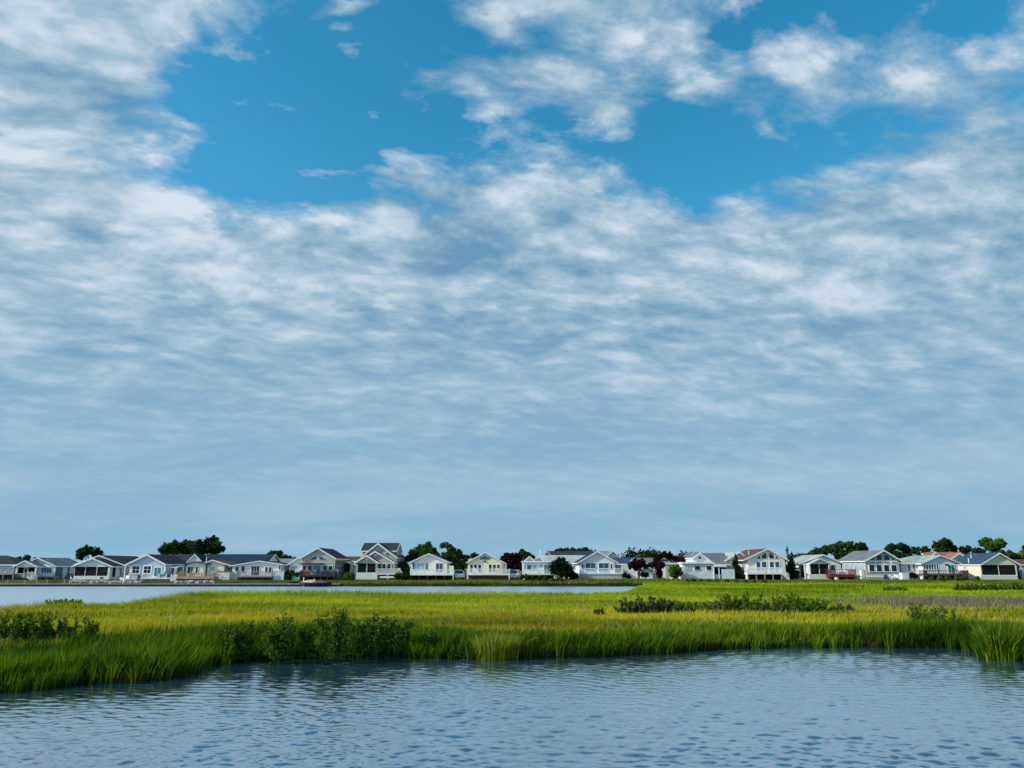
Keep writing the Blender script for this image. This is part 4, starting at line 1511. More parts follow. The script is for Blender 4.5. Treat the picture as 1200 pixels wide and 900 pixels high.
# --- white house with two small gables and a flat front
h = House('house', 'white flat fronted house with two little bright gables beside the round dark yew', DX, 630, 677)
h.box('wall', 612.6, 658.8, 648, 677, 'cool_white_siding', DX, 6, ground=True)
h.box('flat_roof', 611.4, 657.4, 649.4, 658.8, 'white_paint', DX - .4, 6.8)
h.gable((620.5, 651.6), (613, 658.2), (627.6, 658.2), (614.4, 626.2), 5, 'white_siding', 'grey_shingles', base=658.3, D=DX + .8, rake=.16)
h.gable((631.6, 651.4), (623, 658.2), (638, 658.2), (624.6, 636.4), 5, 'white_siding', 'grey_shingles', base=658.3, D=DX + 1.6, rake=.16)
h.win(614.6, 662, 616, 666.6); h.win(617.8, 662.4, 622.6, 667.4, 'blue_glass'); h.win(623.6, 662.4, 628.6, 667.4, 'pale_glass')
h.win(632.8, 662, 634.2, 664, fr=.05)
h.win(637.8, 662.4, 644, 672, 'teal_glass', nx=2, name='door')
h.deck(613.6, 650, 672.4, 673.8, DX - 1.8, DX, 'off_white_paint', 'dark_void', 'white_paint', 3)
h.railing(613.6, 650, 668, 672.4, 'off_white_paint', DX - 1.8, gap=.16)
h.pipe(633, 650, DX + 4, .9, 'white_paint')

h = House('house', 'house with a long pale grey roof behind the round dark yew', DX + 9, 660, 674, group='houses behind the waterfront row')
h.side_gable(637, 694, 650.6, 661.4, 9, 'white_siding', 'light_grey_shingles', D=DX + 9)
h = House('house', 'house showing only a near black roof above the long pale grey roof', DX + 24, 668, 672, group='houses behind the waterfront row')
h.side_gable(641, 698, 645.6, 652, 9, 'white_siding', 'charcoal_shingles', D=DX + 24)
h.gable((641.5, 646), (636, 651.6), (646.8, 651.6), (636.6, 646), 3, 'white_siding', 'charcoal_shingles', D=DX + 23, rake=.15)

# --- white sunroom gable
h = House('house', 'bright white gable house with two wide sunroom windows flanked by narrow dark windows', DX, 700, 679)
h.gable((700, 645.8), (676.4, 659.4), (724, 659.2), (679.4, 720.6), 10, 'cool_white_siding', 'navy_shingles', rake=.18)
for a, b in ((686.4, 698), (701.8, 713.2)):
    h.win(a, 660, b, 666, 'blue_glass', nx=2, fr=.1); h.win(a, 667, b, 670, 'pale_glass', nx=2, fr=.08)
h.win(682, 661, 683.8, 666.6); h.win(715.6, 661, 717.4, 666.6)
h.win(699, 647.8, 701, 650, 'pale_panel', name='gable_vent', fr=.05)
h.box('knee_wall', 678.6, 671.6, 729.6, 673, 'white_paint', DX - .7, .697)
h.box('foundation', 680, 673.1, 729.5, 678, 'grey_siding', DX - .6, .5, ground=True)
h.deck(720.8, 729.8, 671.6, 673, DX - .5, DX + 3, 'white_paint', None, 'white_paint', 2)
h.railing(720.8, 729.8, 666, 671.6, 'white_paint', DX - .5, back=DX + 2.8, gap=.12)

# --- houses behind the maroon trees
h = House('house', 'house with a blue grey roof just right of the bright sunroom gable house', DX + 6, 735, 677, group='houses behind the waterfront row')
h.side_gable(712, 748, 653.4, 660.6, 8, 'grey_siding', 'blue_shingles', D=DX + 6)
h.gable((742.2, 653.4), (737.6, 658.4), (746.8, 658.4), (738.4, 746), 3, 'white_siding', 'blue_shingles', D=DX + 7.2, base=661, rake=.18)
h.box('wall', 728, 661.4, 747, 676, 'white_siding', DX + 5.6, .3, ground=True)
h = House('house', 'white house with a grey roof seen between the two maroon trees', DX + 9, 762, 677, group='houses behind the waterfront row')
h.side_gable(742, 786, 653.6, 660, 8, 'grey_siding', 'grey_shingles', D=DX + 9)
h.gable((757, 663), (749.5, 668), (766, 668), (750.5, 765), 4, 'white_siding', 'light_grey_shingles', D=DX + 4, rake=.12)
h.win(763, 667, 764, 673, D=DX + 4, fr=.04)
h = House('house', 'small house with a bright white gable peak right behind the sunroom gable house', DX + 26, 716, 672, group='houses behind the waterfront row')
h.gable((718, 645.6), (710, 652.6), (726, 652.8), (711, 725), 9, 'white_siding', 'teal_grey_shingles', D=DX + 26)
h.side_gable(700, 716, 645.6, 652, 7, 'white_siding', 'teal_grey_shingles', D=DX + 27)
h = House('house', 'pale flat roofed house behind the rounded bright green bush', DX + 4, 789, 677)
h.box('wall', 780, 661.4, 798.6, 677, 'grey_siding', DX + 4, 6, ground=True)
h.box('flat_roof', 779, 659.4, 799.6, 661.3, 'off_white_paint', DX + 3.7, 6.6)

# --- white house with circular vent
h = House('house', 'white house with a porthole gable vent, a flat white front and a grey roof', DX, 822, 678)
h.gable((819.4, 647.8), (811.2, 653.6), (838.8, 662), (812.5, 836.5), 10, 'cool_white_siding', 'grey_shingles', D=DX + 3, rake=.22)
h.side_gable(818, 857, 648, 661.2, 8, 'cool_white_siding', 'grey_shingles', D=DX + 4, wx=(820, 853))
h.box('wall', 800, 660.6, 836, 678, 'cool_white_siding', DX, 3.1, ground=True)
h.box('flat_roof', 799, 658.8, 837, 660.5, 'white_paint', DX - .3, 3.3)
h.win(803, 663.6, 804.8, 667.6, 'pale_glass'); h.win(806.6, 663.6, 808.6, 667.6, 'pale_glass')
h.win(814.2, 663.2, 820.4, 668, 'dark_glass'); h.win(828, 663.2, 833.8, 668, 'dark_glass')
p = at(820, 653.8, DX + 2.95)
MB().prism([(p.x + .2 * math.cos(i * .5236), p.z + .2 * math.sin(i * .5236)) for i in range(12)], DX + 2.94, DX + 2.998).build('gable_vent', 'black_paint', h.root)
h.box('porch_roof', 835.6, 662.6, 851.4, 664.4, 'white_paint', DX - .2, 4.5)
h.box('dark_porch_panel', 836.2, 664.5, 851, 677, 'dark_void', DX + 2.6, .3, ground=True)
for x in (836.8, 842.8): h.box('porch_post', x - .5, 664.4, x + .5, 678, 'white_paint', DX - .1, .12, ground=True)
h.box('porch_chest', 838.4, 673, 845, 677.4, 'pale_panel', DX + .3, .8, ground=True)
h.box('fence_panel', 846, 667, 861, 677.4, 'pale_panel', DX - .3, .12, ground=True)
h.box('skirting', 804.6, 674, 813, 677, 'white_paint', DX - .05, .046)
h = House('house', 'cream gabled house half hidden behind the dark cedar left of the brown roof', DX + 5, 862, 677)
h.gable((866, 646.6), (848.8, 657), (880, 657), (851, 876), 8, 'cream_siding', 'light_grey_shingles', rake=.24)

# --- white gable, brown roof, wall of glass
h = House('house', 'brown roofed white gable house with a wall of glass above its white deck', DX, 898, 679)
h.gable((899, 642.6), (870.2, 656), (923.4, 656.4), (876.6, 920.6), 12, 'warm_white_siding', 'brown_shingles', rake=.2)
h.poly([(886.2, 654.6), (891, 654.6), (891, 651.2)], 'dark_glass')
h.poly([(892.8, 654.6), (898, 654.6), (898, 648.4), (896, 648.6), (892.8, 651)], 'dark_glass')
h.poly([(901.4, 654.6), (906.8, 654.6), (906.8, 651), (903.6, 648.6), (901.4, 648.4)], 'dark_glass')
h.poly([(908.6, 654.6), (913, 654.6), (908.6, 651.2)], 'dark_glass')
for a, b in ((886.4, 891), (892.8, 898), (902, 906.8), (908.6, 913)):
    h.win(a, 658.4, b, 665, 'blue_glass', fr=.11); h.win(a, 666, b, 669.6, 'pale_glass', fr=.08)
h.deck(876, 916.5, 671.4, 673, DX - 1.8, DX, 'white_paint', 'dark_void', 'grey_timber', 5)
h.railing(876, 916.5, 666.4, 671.4, 'white_paint', DX - 1.8, back=DX - .1, gap=.11)
h.steps(916.5, 672, 925, 679.4, DX - 1.8, 1.1, 'white_paint', 6)
h.pipe(877.5, 648.2, DX + 3.4, .4)
lx = at(876.6, 668, DX).x
h.side_win(lx, DX + 1.2, DX + 2.2, 659, 668, -1, 'pale_glass')
h.side_win(lx, DX + 5.0, DX + 6.2, 659, 668, -1, 'pale_glass')

# --- low white house with screened porch
h = House('house', 'low white house with a pale roof and dark screened porch beside the dark red deck', DX, 964, 679)
h.gable((964, 649.8), (936, 659.8), (987.4, 660), (939, 985), 9, 'white_siding', 'light_grey_shingles', D=DX + 1.5, rake=.16)
h.gable((960, 654.4), (947.6, 660.6), (973, 660.6), (948.6, 972), 1.45, 'white_siding', 'light_grey_shingles',
        screens=[(950, 960), (960.6, 971.2)], sy=(661, 673), rake=.12)
h.box('skirting', 948.4, 673.4, 972.2, 678, 'off_white_paint', DX - .05, .046, ground=True)
for x in (943.6, 948): h.box('porch_post', x - .7, 660.8, x + .7, 678, 'white_paint', DX + .2, .2, ground=True)
h.box('dark_porch_panel', 938.6, 662, 943, 677, 'dark_void', DX + 1.42, .07)
h.win(973.4, 662, 978.4, 668, 'dark_glass', DX + 1.5, name='door', fr=.05)
h.win(985.4, 660.8, 986.9, 668, 'dark_glass', DX + 1.6, fr=.04)
h.deck(973, 1002.8, 673.2, 676.4, DX - 1.8, DX + 1.4, 'red_timber', 'dark_void', 'red_timber', 4)
h.railing(973, 1002.8, 667.2, 673.2, 'red_timber', DX - 1.8, back=DX + 1.2, gap=.22)

# --- grey gable, wall of dark glass
h = House('house', 'grey gable house with a white framed wall of dark glass up to the peak', DX, 1034, 678)
h.gable((1034.2, 644.4), (1011.6, 657.2), (1056.6, 657.8), (1014.4, 1053.6), 11, 'grey_siding', 'grey_shingles', rake=.24, oh=.5)
h.box('window_surround', 1017.4, 656.4, 1051.6, 670.6, 'white_paint', DX - .05, .046)
h.poly([(1018.6, 656.4), (1024.6, 656.4), (1024.6, 652.4)], 'dark_glass', D=DX - .05)
h.poly([(1027, 656.4), (1033.2, 656.4), (1033.2, 650), (1030, 650.2), (1027, 651.8)], 'dark_glass', D=DX - .05)
h.poly([(1035.8, 656.4), (1042, 656.4), (1042, 651.8), (1039, 650.2), (1035.8, 650)], 'dark_glass', D=DX - .05)
h.poly([(1044.4, 656.4), (1049.6, 656.4), (1044.4, 652.4)], 'dark_glass', D=DX - .05)
for a, b in ((1018.8, 1024.6), (1027.4, 1033.2), (1036, 1042), (1044.8, 1050.8)):
    h.win(a, 658.8, b, 659.8, D=DX - .05, fr=.05); h.win(a, 662.2, b, 669.6, D=DX - .05, fr=.09)
h.box('knee_wall', 1014.8, 674.4, 1053.4, 676.6, 'white_paint', DX - .06, .056)
h.box('corner_board', 1014, 658, 1015.4, 678, 'white_paint', DX - .03, .027, ground=True)
h.box('corner_board', 1052.8, 658, 1054, 678, 'white_paint', DX - .03, .027, ground=True)
lx = at(1014.4, 668, DX).x
for i in range(5):
    h.side_win(lx, DX + .8 + i * 2, DX + 1.9 + i * 2, 660.6, 669, -1, 'pale_glass')

# --- white hip roofed house with brown deck
h = House('house', 'white house with a sage grey hip roof, six slim windows and brown deck', DX, 1098, 678)
h.hip(1054.6, 1122, 1071, 1104, 651, 660, 8, 'white_siding', 'green_grey_shingles', D=DX + 1.6, wx=(1056, 1119))
h.gable((1100.6, 650.6), (1077.8, 660.4), (1125.4, 660.2), (1081.4, 1122.6), 5, 'cool_white_siding', 'green_grey_shingles', rake=.13)
for a, b in ((1064.4, 1066.2), (1070, 1071.8)): h.win(a, 661.4, b, 668.6, D=DX + 1.6, fr=.03)
h.win(1077.8, 661.4, 1079.8, 667, D=DX + 1.6, fr=.04)
for i in range(6):
    a = 1082.4 + i * 3.05
    h.win(a, 661.8, a + 1.9, 667.6, fr=.08)
h.win(1111, 662, 1118.6, 671.5, 'teal_glass', nx=2, name='door')
h.deck(1082.4, 1134.6, 672.6, 674.4, DX - 2, DX, 'brown_timber', 'dark_void', 'brown_timber', 6)
h.railing(1083, 1134.6, 668.4, 672.6, 'brown_timber', DX - 2, back=DX - .1, gap=.3)
h.box('deck_screen', 1082.2, 668.8, 1086.6, 675.6, 'brown_timber', DX - 2.1, .08)
h.box('deck_screen', 1129, 669, 1134.4, 676, 'brown_timber', DX - 2.1, .08)
h.box('awning', 1109, 661, 1112, 662, 'dark_timber', DX - .5, .49)

# --- brown roof behind
h = House('house', 'house with a red brown roof and white gable peaks behind the sage hip roof', DX + 12, 1112, 674, group='houses behind the waterfront row')
h.side_gable(1092, 1140, 647, 656, 8, 'white_siding', 'red_brown_shingles', D=DX + 14)
h.gable((1095.4, 647), (1089, 652.6), (1101.8, 652.6), (1090, 1101), 3, 'white_siding', 'red_brown_shingles', D=DX + 12, rake=.2)
h.gable((1122.6, 648), (1112.6, 654.6), (1131, 653.6), (1115, 1129), 3, 'white_siding', 'red_brown_shingles', D=DX + 11.5, rake=.26)

# --- cream gable with navy roof and big screen porch
h = House('house', 'cream gable house with a blue roof and a very wide dark screened porch', DX, 1170, 679)
h.gable((1170, 647.8), (1147.6, 661.4), (1193.4, 661.2), (1149.4, 1191.8), 2.0, 'cream_siding', 'blue_shingles', rake=.2,
        screens=[(1150.6, 1170.3), (1170.7, 1190.4)], sy=(662, 673.8))
h.gable((1170, 647.6), (1144.4, 661.2), (1195.6, 661.2), (1146.4, 1192), 8.6, 'cream_siding', 'blue_shingles', rake=.16, D=DX + 2.0, oh=.05)
h.box('skirting', 1149, 674, 1192, 675.6, 'white_paint', DX - .05, .046)
h.box('foundation', 1149.2, 675.7, 1191.8, 679, 'off_white_paint', DX - .02, .016, ground=True)
lx = at(1146.4, 668, DX + 2).x
h.side_win(lx, DX + 8, DX + 8.8, 664, 668, -1, 'dark_glass')
h.side_win(lx, DX + 5.5, DX + 6.1, 663.4, 666.4, -1, 'pale_glass')
h.box('dark_porch_panel', 1146.6, 662, 1149, 674.2, 'screen_mesh', DX + 1.9, .08)
h.pipe(1138, 653, DX + 7, .5); h.pipe(1135, 656.5, DX + 5, .35)

h = House('house', 'pale blue house with a dark roof cut off by the right edge of the picture', DX + 2, 1212, 678)
h.side_gable(1193.6, 1240, 655.5, 661.4, 7, 'pale_blue_siding', 'brown_shingles', D=DX + 2)
h.win(1195.4, 667, 1197.4, 671); h.win(1204, 664, 1212, 671)
h.box('door_screen', 1193.4, 670, 1195, 678.4, 'dark_void', DX + 1.5, .2, ground=True)


# ------------------------------------------------------------------ trees
TREE_SEED = [500]


def tree(name, label, D, clumps, mat='oak_leaves', trunk=None, base=None, leaves=2200, leaf=0.20, group='trees among and behind the houses',
         flat=0.85, cat='tree', depth=0.55):
    """clumps: (px, py, r px); the crown gets the depth of its width"""
    TREE_SEED[0] += 1
    r = np.random.default_rng(TREE_SEED[0])
    k = at(601, 660, D).x - at(600, 660, D).x
    xs = [c[0] for c in clumps]
    tx = trunk if trunk is not None else sum(xs) / len(xs)
    b = at(tx, 665, D)
    b.z = float(land_z(b.x, D)) - 0.05
    root = empty(name, b, label, cat, group)
    cs, rs = [], []
    w = (max(xs) - min(xs)) * k
    for px, py, rp in clumps:
        p = at(px, py, D)
        R = rp * k
        p.y += (r.random() - .5) * w * depth
        cs.append(p); rs.append(R * (1.05 if mat == 'maroon_leaves' else 1.16))
        for j in range(3):       # satellite tufts break the outline
            d = r.normal(size=3); d /= np.linalg.norm(d)
            cs.append(p + Vector(d * R * 0.85)); rs.append(R * (0.28 + .22 * r.random()))
    mb = MB()
    top = max(c.z for c in cs)
    H = top - b.z
    m = Vector((b.x + .15, b.y, b.z + H * .45))
    mb.tube([b, b.lerp(m, .5), m], [0.05 * H ** .8 + .05, .04 * H ** .8 + .03, .03 * H ** .8 + .02], 8)
    for i in range(0, len(cs), 4):
        c = cs[i]
        mb.tube([m + Vector((0, 0, -.1 * H * r.random())), m.lerp(c, .5) + Vector((0, 0, .05 * H)), c + Vector((0, 0, .2 * rs[i]))], [.022 * H ** .8 + .015, .014 * H ** .8 + .01, .015], 6)
    mb.build('trunk', 'bark', root)
    leaf_cloud('crown', cs, rs, int(leaves * 1.9), leaf, mat, r, root, flat, 0.25)
    return root


def conifer(label, D, px, top, base, wpx, mat='cedar_leaves', tips=((0, 0, 1.0),), leaves=2600):
    TREE_SEED[0] += 1
    r = np.random.default_rng(TREE_SEED[0])
    k = at(601, 660, D).x - at(600, 660, D).x
    b = at(px, 665, D); b.z = float(land_z(b.x, D)) - 0.05
    zt = at(px, top, D).z
    root = empty('cedar_tree', b, label, 'tree', 'trees among and behind the houses')
    H = zt - b.z
    cs, rs, mb = [], [], MB()
    for ox, oy, hh in tips:
        h = H * hh
        mb.tube([b + Vector((ox * k * .4, oy, 0)), b + Vector((ox * k, oy, h * .6)), b + Vector((ox * k, oy, h * .98))], [.12, .07, .02], 7)
        for i in range(13):
            f = i / 12
            R = wpx * k * .5 * (1 - f) ** .8 * (.75 + .4 * r.random()) / (1 if len(tips) == 1 else 1.5) + .10
            a = r.random() * 6.28
            cs.append(b + Vector((ox * k + math.cos(a) * R * .35, oy + math.sin(a) * R * .35, h * (.06 + .93 * f))))
            rs.append(R * .8)
    mb.build('trunk', 'bark', root)
    leaf_cloud('crown', cs, rs, leaves, .15, mat, r, root, 1.1, .3)


T = tree
T('tree', 'dark rounded tree behind the screened porch with the fish plaque', 150, [(90, 652, 4.5), (96, 648, 6), (104, 645, 7), (111, 648, 6), (115, 654, 4)], 'dark_leaves', leaves=2600)
T('tree', 'low dark scrub tree showing above the left porch gable', 160, [(24, 656, 4), (33, 655, 4.5), (40, 657, 3.5)], 'dark_leaves', leaves=1300)
T('tree', 'broad lighter green tree above the roof of the pale blue house', 165, [(192, 644, 5), (199, 641, 6), (208, 639, 6.5), (217, 638, 6), (226, 638, 6), (205, 646, 7), (220, 645, 8), (195, 648, 6), (213, 644, 7), (230, 644, 7)], leaves=4200)
T('tree', 'tall dark tree crown at the highest point behind the long navy roof', 160, [(236, 639, 7), (243, 634, 5), (249, 633, 6), (254, 639, 7), (260, 643, 4), (245, 643, 8), (237, 645, 7), (253, 645, 7)], 'dark_leaves', leaves=4200)
T('tree', 'dark tree row end behind the low wide white gable house', 165, [(313, 652, 4), (320, 650, 5), (326, 650, 5), (333, 654, 5)], 'dark_leaves', leaves=2200)
T('tree', 'small dark tree just left of the sunlit white gable', 165, [(340, 655, 3.5), (345, 656, 3)], 'dark_leaves', leaves=900)
T('tree', 'rounded green tree behind the left roof slope of the cream white gable house', 143, [(480, 655, 5), (484, 649, 6), (492, 644, 6.5), (500, 642, 7), (507, 646, 6), (511, 652, 6), (495, 652, 10)], leaves=4200)
T('pine_tree', 'open layered pine between the cream white and pale yellow gable houses', 139, [(519, 639, 4), (525, 640, 4), (529, 646, 6), (537, 650, 6), (545, 654, 5), (522, 652, 6), (530, 657, 8), (540, 662, 7), (534, 668, 7), (548, 661, 4)], leaves=4600)
T('bush', 'dark bush filling the gap right of the tall beige house', 136, [(472, 662, 5), (476, 668, 6), (474, 674, 5), (480, 674, 4)], 'dark_leaves', leaves=1500, cat='bush', group='bushes along the far shore')
T('tree', 'small dark tree peeking over the roof left of the fan window', 165, [(555, 651, 3.5), (559, 652, 3)], 'dark_leaves', leaves=700)
T('tree', 'maroon leaved tree right of the pale yellow gable house', 138, [(590, 656, 5), (596, 653, 5.5), (603, 653, 6), (608, 656, 5), (598, 662, 7), (607, 664, 6)], 'maroon_leaves', leaves=3200)
T('tree', 'dark tree with reddish tints behind the left little white gable', 150, [(606, 652, 4), (612, 648, 4.5), (619, 651, 4.5), (624, 653, 3)], 'dark_leaves', leaves=1800)
T('tree', 'dark rounded tree over the near black roof, leftmost of its row', 185, [(653, 646, 3), (657, 645, 3.5)], 'dark_leaves', leaves=800)
T('tree', 'dark tree in the middle of the row over the near black roof', 185, [(664, 645.5, 4), (671, 645, 4)], 'dark_leaves', leaves=1000)
T('tree', 'dark tree at the right end of the row over the near black roof', 185, [(679, 646, 4), (685, 645, 4), (691, 647, 3)], 'dark_leaves', leaves=1200)
T('yew_bush', 'large round near black yew in front of the pale grey roof', 129.3, [(651, 662, 7), (658, 661, 8), (664, 664, 7), (655, 669, 9), (662, 670, 8), (650, 668, 6), (657, 658, 6), (656, 666, 9), (666, 668, 6)], 'yew_leaves', leaves=6000, leaf=.13, cat='bush', group='bushes along the far shore')
T('yew_bush', 'smaller dark bush at the right foot of the large round yew', 129.3, [(670, 673, 4.5), (675, 675, 4), (671, 677, 4)], 'yew_leaves', leaves=1600, leaf=.13, cat='bush', group='bushes along the far shore')
T('tree', 'maroon crape myrtle on a slim trunk right of the bright sunroom gable house', 130.3, [(740, 662, 5), (745, 659.5, 5.5), (752, 659.5, 5), (756, 663, 4), (748, 664, 6)], 'maroon_leaves', leaves=2600, leaf=.14)
T('tree', 'dark maroon tree with low branches left of the bright green bush', 130.6, [(763, 662, 4), (769, 660, 5), (775, 662, 5), (771, 666, 4), (773, 672, 5), (768, 656, 3)], 'maroon_leaves', leaves=2400, leaf=.14)
T('tree', 'tall reddish tree standing behind the pale flat roofed house', 142, [(772, 653, 4), (777, 650, 4), (784, 652, 4.5), (791, 654, 4), (797, 656, 4)], 'maroon_leaves', leaves=2200)
T('tree', 'maroon tree touching the left eave of the porthole gable', 140, [(803, 657, 4), (809, 655, 4.5), (814, 657, 3)], 'maroon_leaves', leaves=1500)
T('bush', 'dark ball bush under the maroon crape myrtle', 130, [(753, 673, 3), (757, 674, 3)], 'yew_leaves', leaves=900, leaf=.12, cat='bush', group='bushes along the far shore')
T('bush', 'dark bush at the foot of the white deck of the sunroom gable house', 130.4, [(732, 674, 3), (737, 676, 2.5)], 'yew_leaves', leaves=700, leaf=.12, cat='bush', group='bushes along the far shore')
T('bush', 'rounded bright green bush in front of the pale flat roofed house', 130, [(788, 668, 5), (794, 667, 5), (797, 672, 4), (790, 673, 5)], 'bright_leaves', leaves=2200, leaf=.12, cat='bush', group='bushes along the far shore')
conifer('dark cedar in front of the half hidden cream gabled house', 133.5, 863, 648, 677, 17)
conifer('tall spiky twin topped cedar right of the white wall of glass house', 132.5, 926, 638, 678, 22, tips=((-2, 0, 1.0), (4, .3, .82), (-5, .2, .62)), leaves=4000)
T('tree', 'green tree behind the pale roof, left end of the tall tree group', 160, [(952, 649, 4.5), (958, 646, 5), (966, 645, 5.5), (973, 643, 5.5), (962, 652, 7), (946, 652, 4)], leaves=3200)
T('tree', 'tallest tree of the group behind the dark red deck', 157, [(980, 642, 6), (986, 639, 5), (993, 639, 5.5), (998, 642, 5), (985, 649, 8), (996, 650, 7)], leaves=3600)
T('tree', 'tree leaning over the ridge left of the grey gable house', 165, [(1004, 641, 4.5), (1009, 639.5, 4.5), (1014, 643, 4.5), (1008, 648, 6)], 'dark_leaves', leaves=2400)
T('tree', 'wide tree with sky gaps just right of the grey gable peak', 150, [(1042, 644, 4.5), (1048, 641, 5), (1055, 640.5, 5), (1063, 643, 5.5), (1071, 645, 5), (1050, 651, 7), (1064, 652, 7)], 'dark_leaves', leaves=3600)
T('tree', 'tall dark dome shaped tree behind the red brown roof', 160, [(1088, 645, 5.5), (1095, 640, 5), (1101, 636, 5), (1107, 635, 5), (1112, 639, 5.5), (1119, 643, 5), (1102, 645, 9)], 'dark_leaves', leaves=4400)
T('tree', 'low dark tree left of the umbrella shaped green tree', 165, [(1127, 643.5, 3.5), (1134, 642.5, 3.5), (1131, 647, 5)], 'dark_leaves', leaves=1600)
T('tree', 'bright green umbrella shaped tree rising above the blue roof', 148, [(1152, 636, 4), (1157, 633, 4), (1163, 635, 5), (1170, 634.5, 4.5), (1176, 637, 4.5), (1180, 637, 3), (1156, 641, 5), (1165, 643, 4), (1160, 639, 5), (1167, 639, 5), (1173, 640, 4)], 'bright_leaves', leaves=3600)
T('tree', 'low dark tree left under the umbrella shaped tree', 150, [(1143, 646, 4), (1150, 647, 5)], 'dark_leaves', leaves=1400)
T('tree', 'dark tree running down behind the right slope of the cream gable', 146, [(1176, 648, 4.5), (1183, 650, 5), (1189, 653, 5)], 'dark_leaves', leaves=2000)
T('tree', 'yellowish tree at the right edge of the picture', 146, [(1196, 651, 4), (1201, 650, 5), (1198, 656, 4)], 'golden_leaves', leaves=1500)
T('tree', 'dark tree top poking in high at the right edge of the picture', 160, [(1202, 642, 4), (1208, 645, 6)], 'dark_leaves', leaves=1500)
T('bush', 'rounded green bush at the left foot of the tall beige house', 129, [(407, 674, 4), (412, 674, 4), (410, 677, 4.5), (404, 677, 3)], 'bright_leaves', leaves=1500, leaf=.12, cat='bush', group='bushes along the far shore')
T('bush', 'clipped green bush at the right corner of the tall beige house', 129.4, [(466, 675, 4), (471, 675, 4.5), (474, 677, 4)], 'oak_leaves', leaves=1500, leaf=.12, cat='bush', group='bushes along the far shore')
T('bush', 'dark maroon bush against the white side wall of the sage roofed house', 130.6, [(1068, 674.5, 3.5), (1072, 675, 3.5)], 'maroon_leaves', leaves=1000, leaf=.12, cat='bush', group='bushes along the far shore')
T('bush', 'dark shrub between the pale storage box and the beige gable deck', 130, [(336, 672, 3.5), (342, 672, 3.5), (338, 676, 4), (349, 673, 3)], 'dark_leaves', leaves=1400, leaf=.13, cat='bush', group='bushes along the far shore')
T('bush', 'green hedge mound below the little twin gables house', 127.4, [(612, 676, 2.5), (617, 675.5, 3), (624, 677, 3), (632, 677.5, 2.5), (639, 677.5, 2.5)], 'oak_leaves', leaves=1600, leaf=.12, cat='bush', group='bushes along the far shore', depth=.1)
T('bush', 'grey green bank shrub below the large round yew', 125.6, [(648, 681, 3.5), (655, 680, 4), (661, 681, 3.5), (666, 683, 2.5)], 'olive_leaves', leaves=1800, leaf=.11, cat='bush', group='bushes along the far shore', depth=.2)
T('bush', 'long grey bank shrub below the porthole gable house', 126, [(805, 681, 2.5), (813, 680.5, 2.8), (822, 681, 2.6), (831, 681, 2.8), (840, 681, 2.5)], 'olive_leaves', leaves=1800, leaf=.11, cat='bush', group='bushes along the far shore', depth=.1)
T('bush', 'long grey bank shrub below the white deck of the glass walled house', 126, [(852, 681, 2.5), (862, 680.5, 2.8), (873, 681, 2.6), (884, 681, 2.4), (896, 681, 2.4)], 'olive_leaves', leaves=1800, leaf=.11, cat='bush', group='bushes along the far shore', depth=.1)
T('bush', 'tall reedy bush in front of the dark brown deck', 128.4, [(1092, 678, 2.6), (1100, 677.5, 2.8), (1110, 677.5, 2.8), (1120, 677.5, 2.8), (1130, 677.5, 2.8), (1145, 678, 2.4)], 'elder_leaves', leaves=2200, leaf=.12, cat='bush', group='bushes along the far shore', depth=.1)


def far_woods():
    r = np.random.default_rng(77)
    cs, rs = [], []
    for x in np.arange(6, 112, 2.4):
        D = 215 + 30 * r.random()
        h = 2.7 + 1.7 * vnoise(np.array([x * .25]), np.array([1.0]), 61)[0] + .8 * r.random()
        for j in range(3):
            cs.append((x + r.normal(), D + 4 * r.normal(), 1.2 + h * (.3 + .36 * j)))
            rs.append(1.9 + .6 * r.random())
    o = leaf_cloud('distant_woods', cs, rs, 26000, .40, 'dark_leaves', r, None, .9, .3)
    stuff(o, 'low dark line of distant woods behind the house roofs', 'woods')


far_woods()


# ------------------------------------------------------------------ the left shore: timber wall, posts, stones
def seawall():
    a, b = at(-60, 686, 123.6).x, at(398, 686, 123.6).x
    root = empty('seawall', Vector(((a + b) / 2, 123.6, 0)), 'long dark timber seawall with a pale cap along the left far shore', 'seawall')
    MB().box(a, b, 123.62, 123.96, -.6, .30).build('boards', 'dark_timber', root)
    mb = MB()
    r = random.Random(4)
    x = a
    while x < b:
        w = 2.2 + r.random()
        mb.box(x, min(b, x + w - .05), 123.52, 124.02, .31, .42 + r.random() * .02)
        x += w
    mb.build('cap', 'grey_timber', root)


seawall()
first = None
POSTS = [(8.5, 679, 'first'), (28.5, 680, 'second'), (42.5, 680, 'third'), (55, 679.5, 'fourth'), (75, 679, 'fifth'),
         (232.3, 680, 'sixth'), (240.3, 679.5, 'seventh'), (250.3, 680, 'eighth')]
for px, top, o_ in POSTS:
    Y = 124.12
    b = at(px, 687, Y); t = at(px, top, Y)
    mb = MB().tube([(b.x, Y, -.7), (b.x, Y, t.z)], [.10, .09], 8)
    o = mb.build('mooring_post', 'grey_timber', loc=Vector((b.x, Y, 0)))
    tag(o, 'weathered mooring post, %s from the left along the timber seawall' % o_, 'post', 'mooring posts along the seawall')


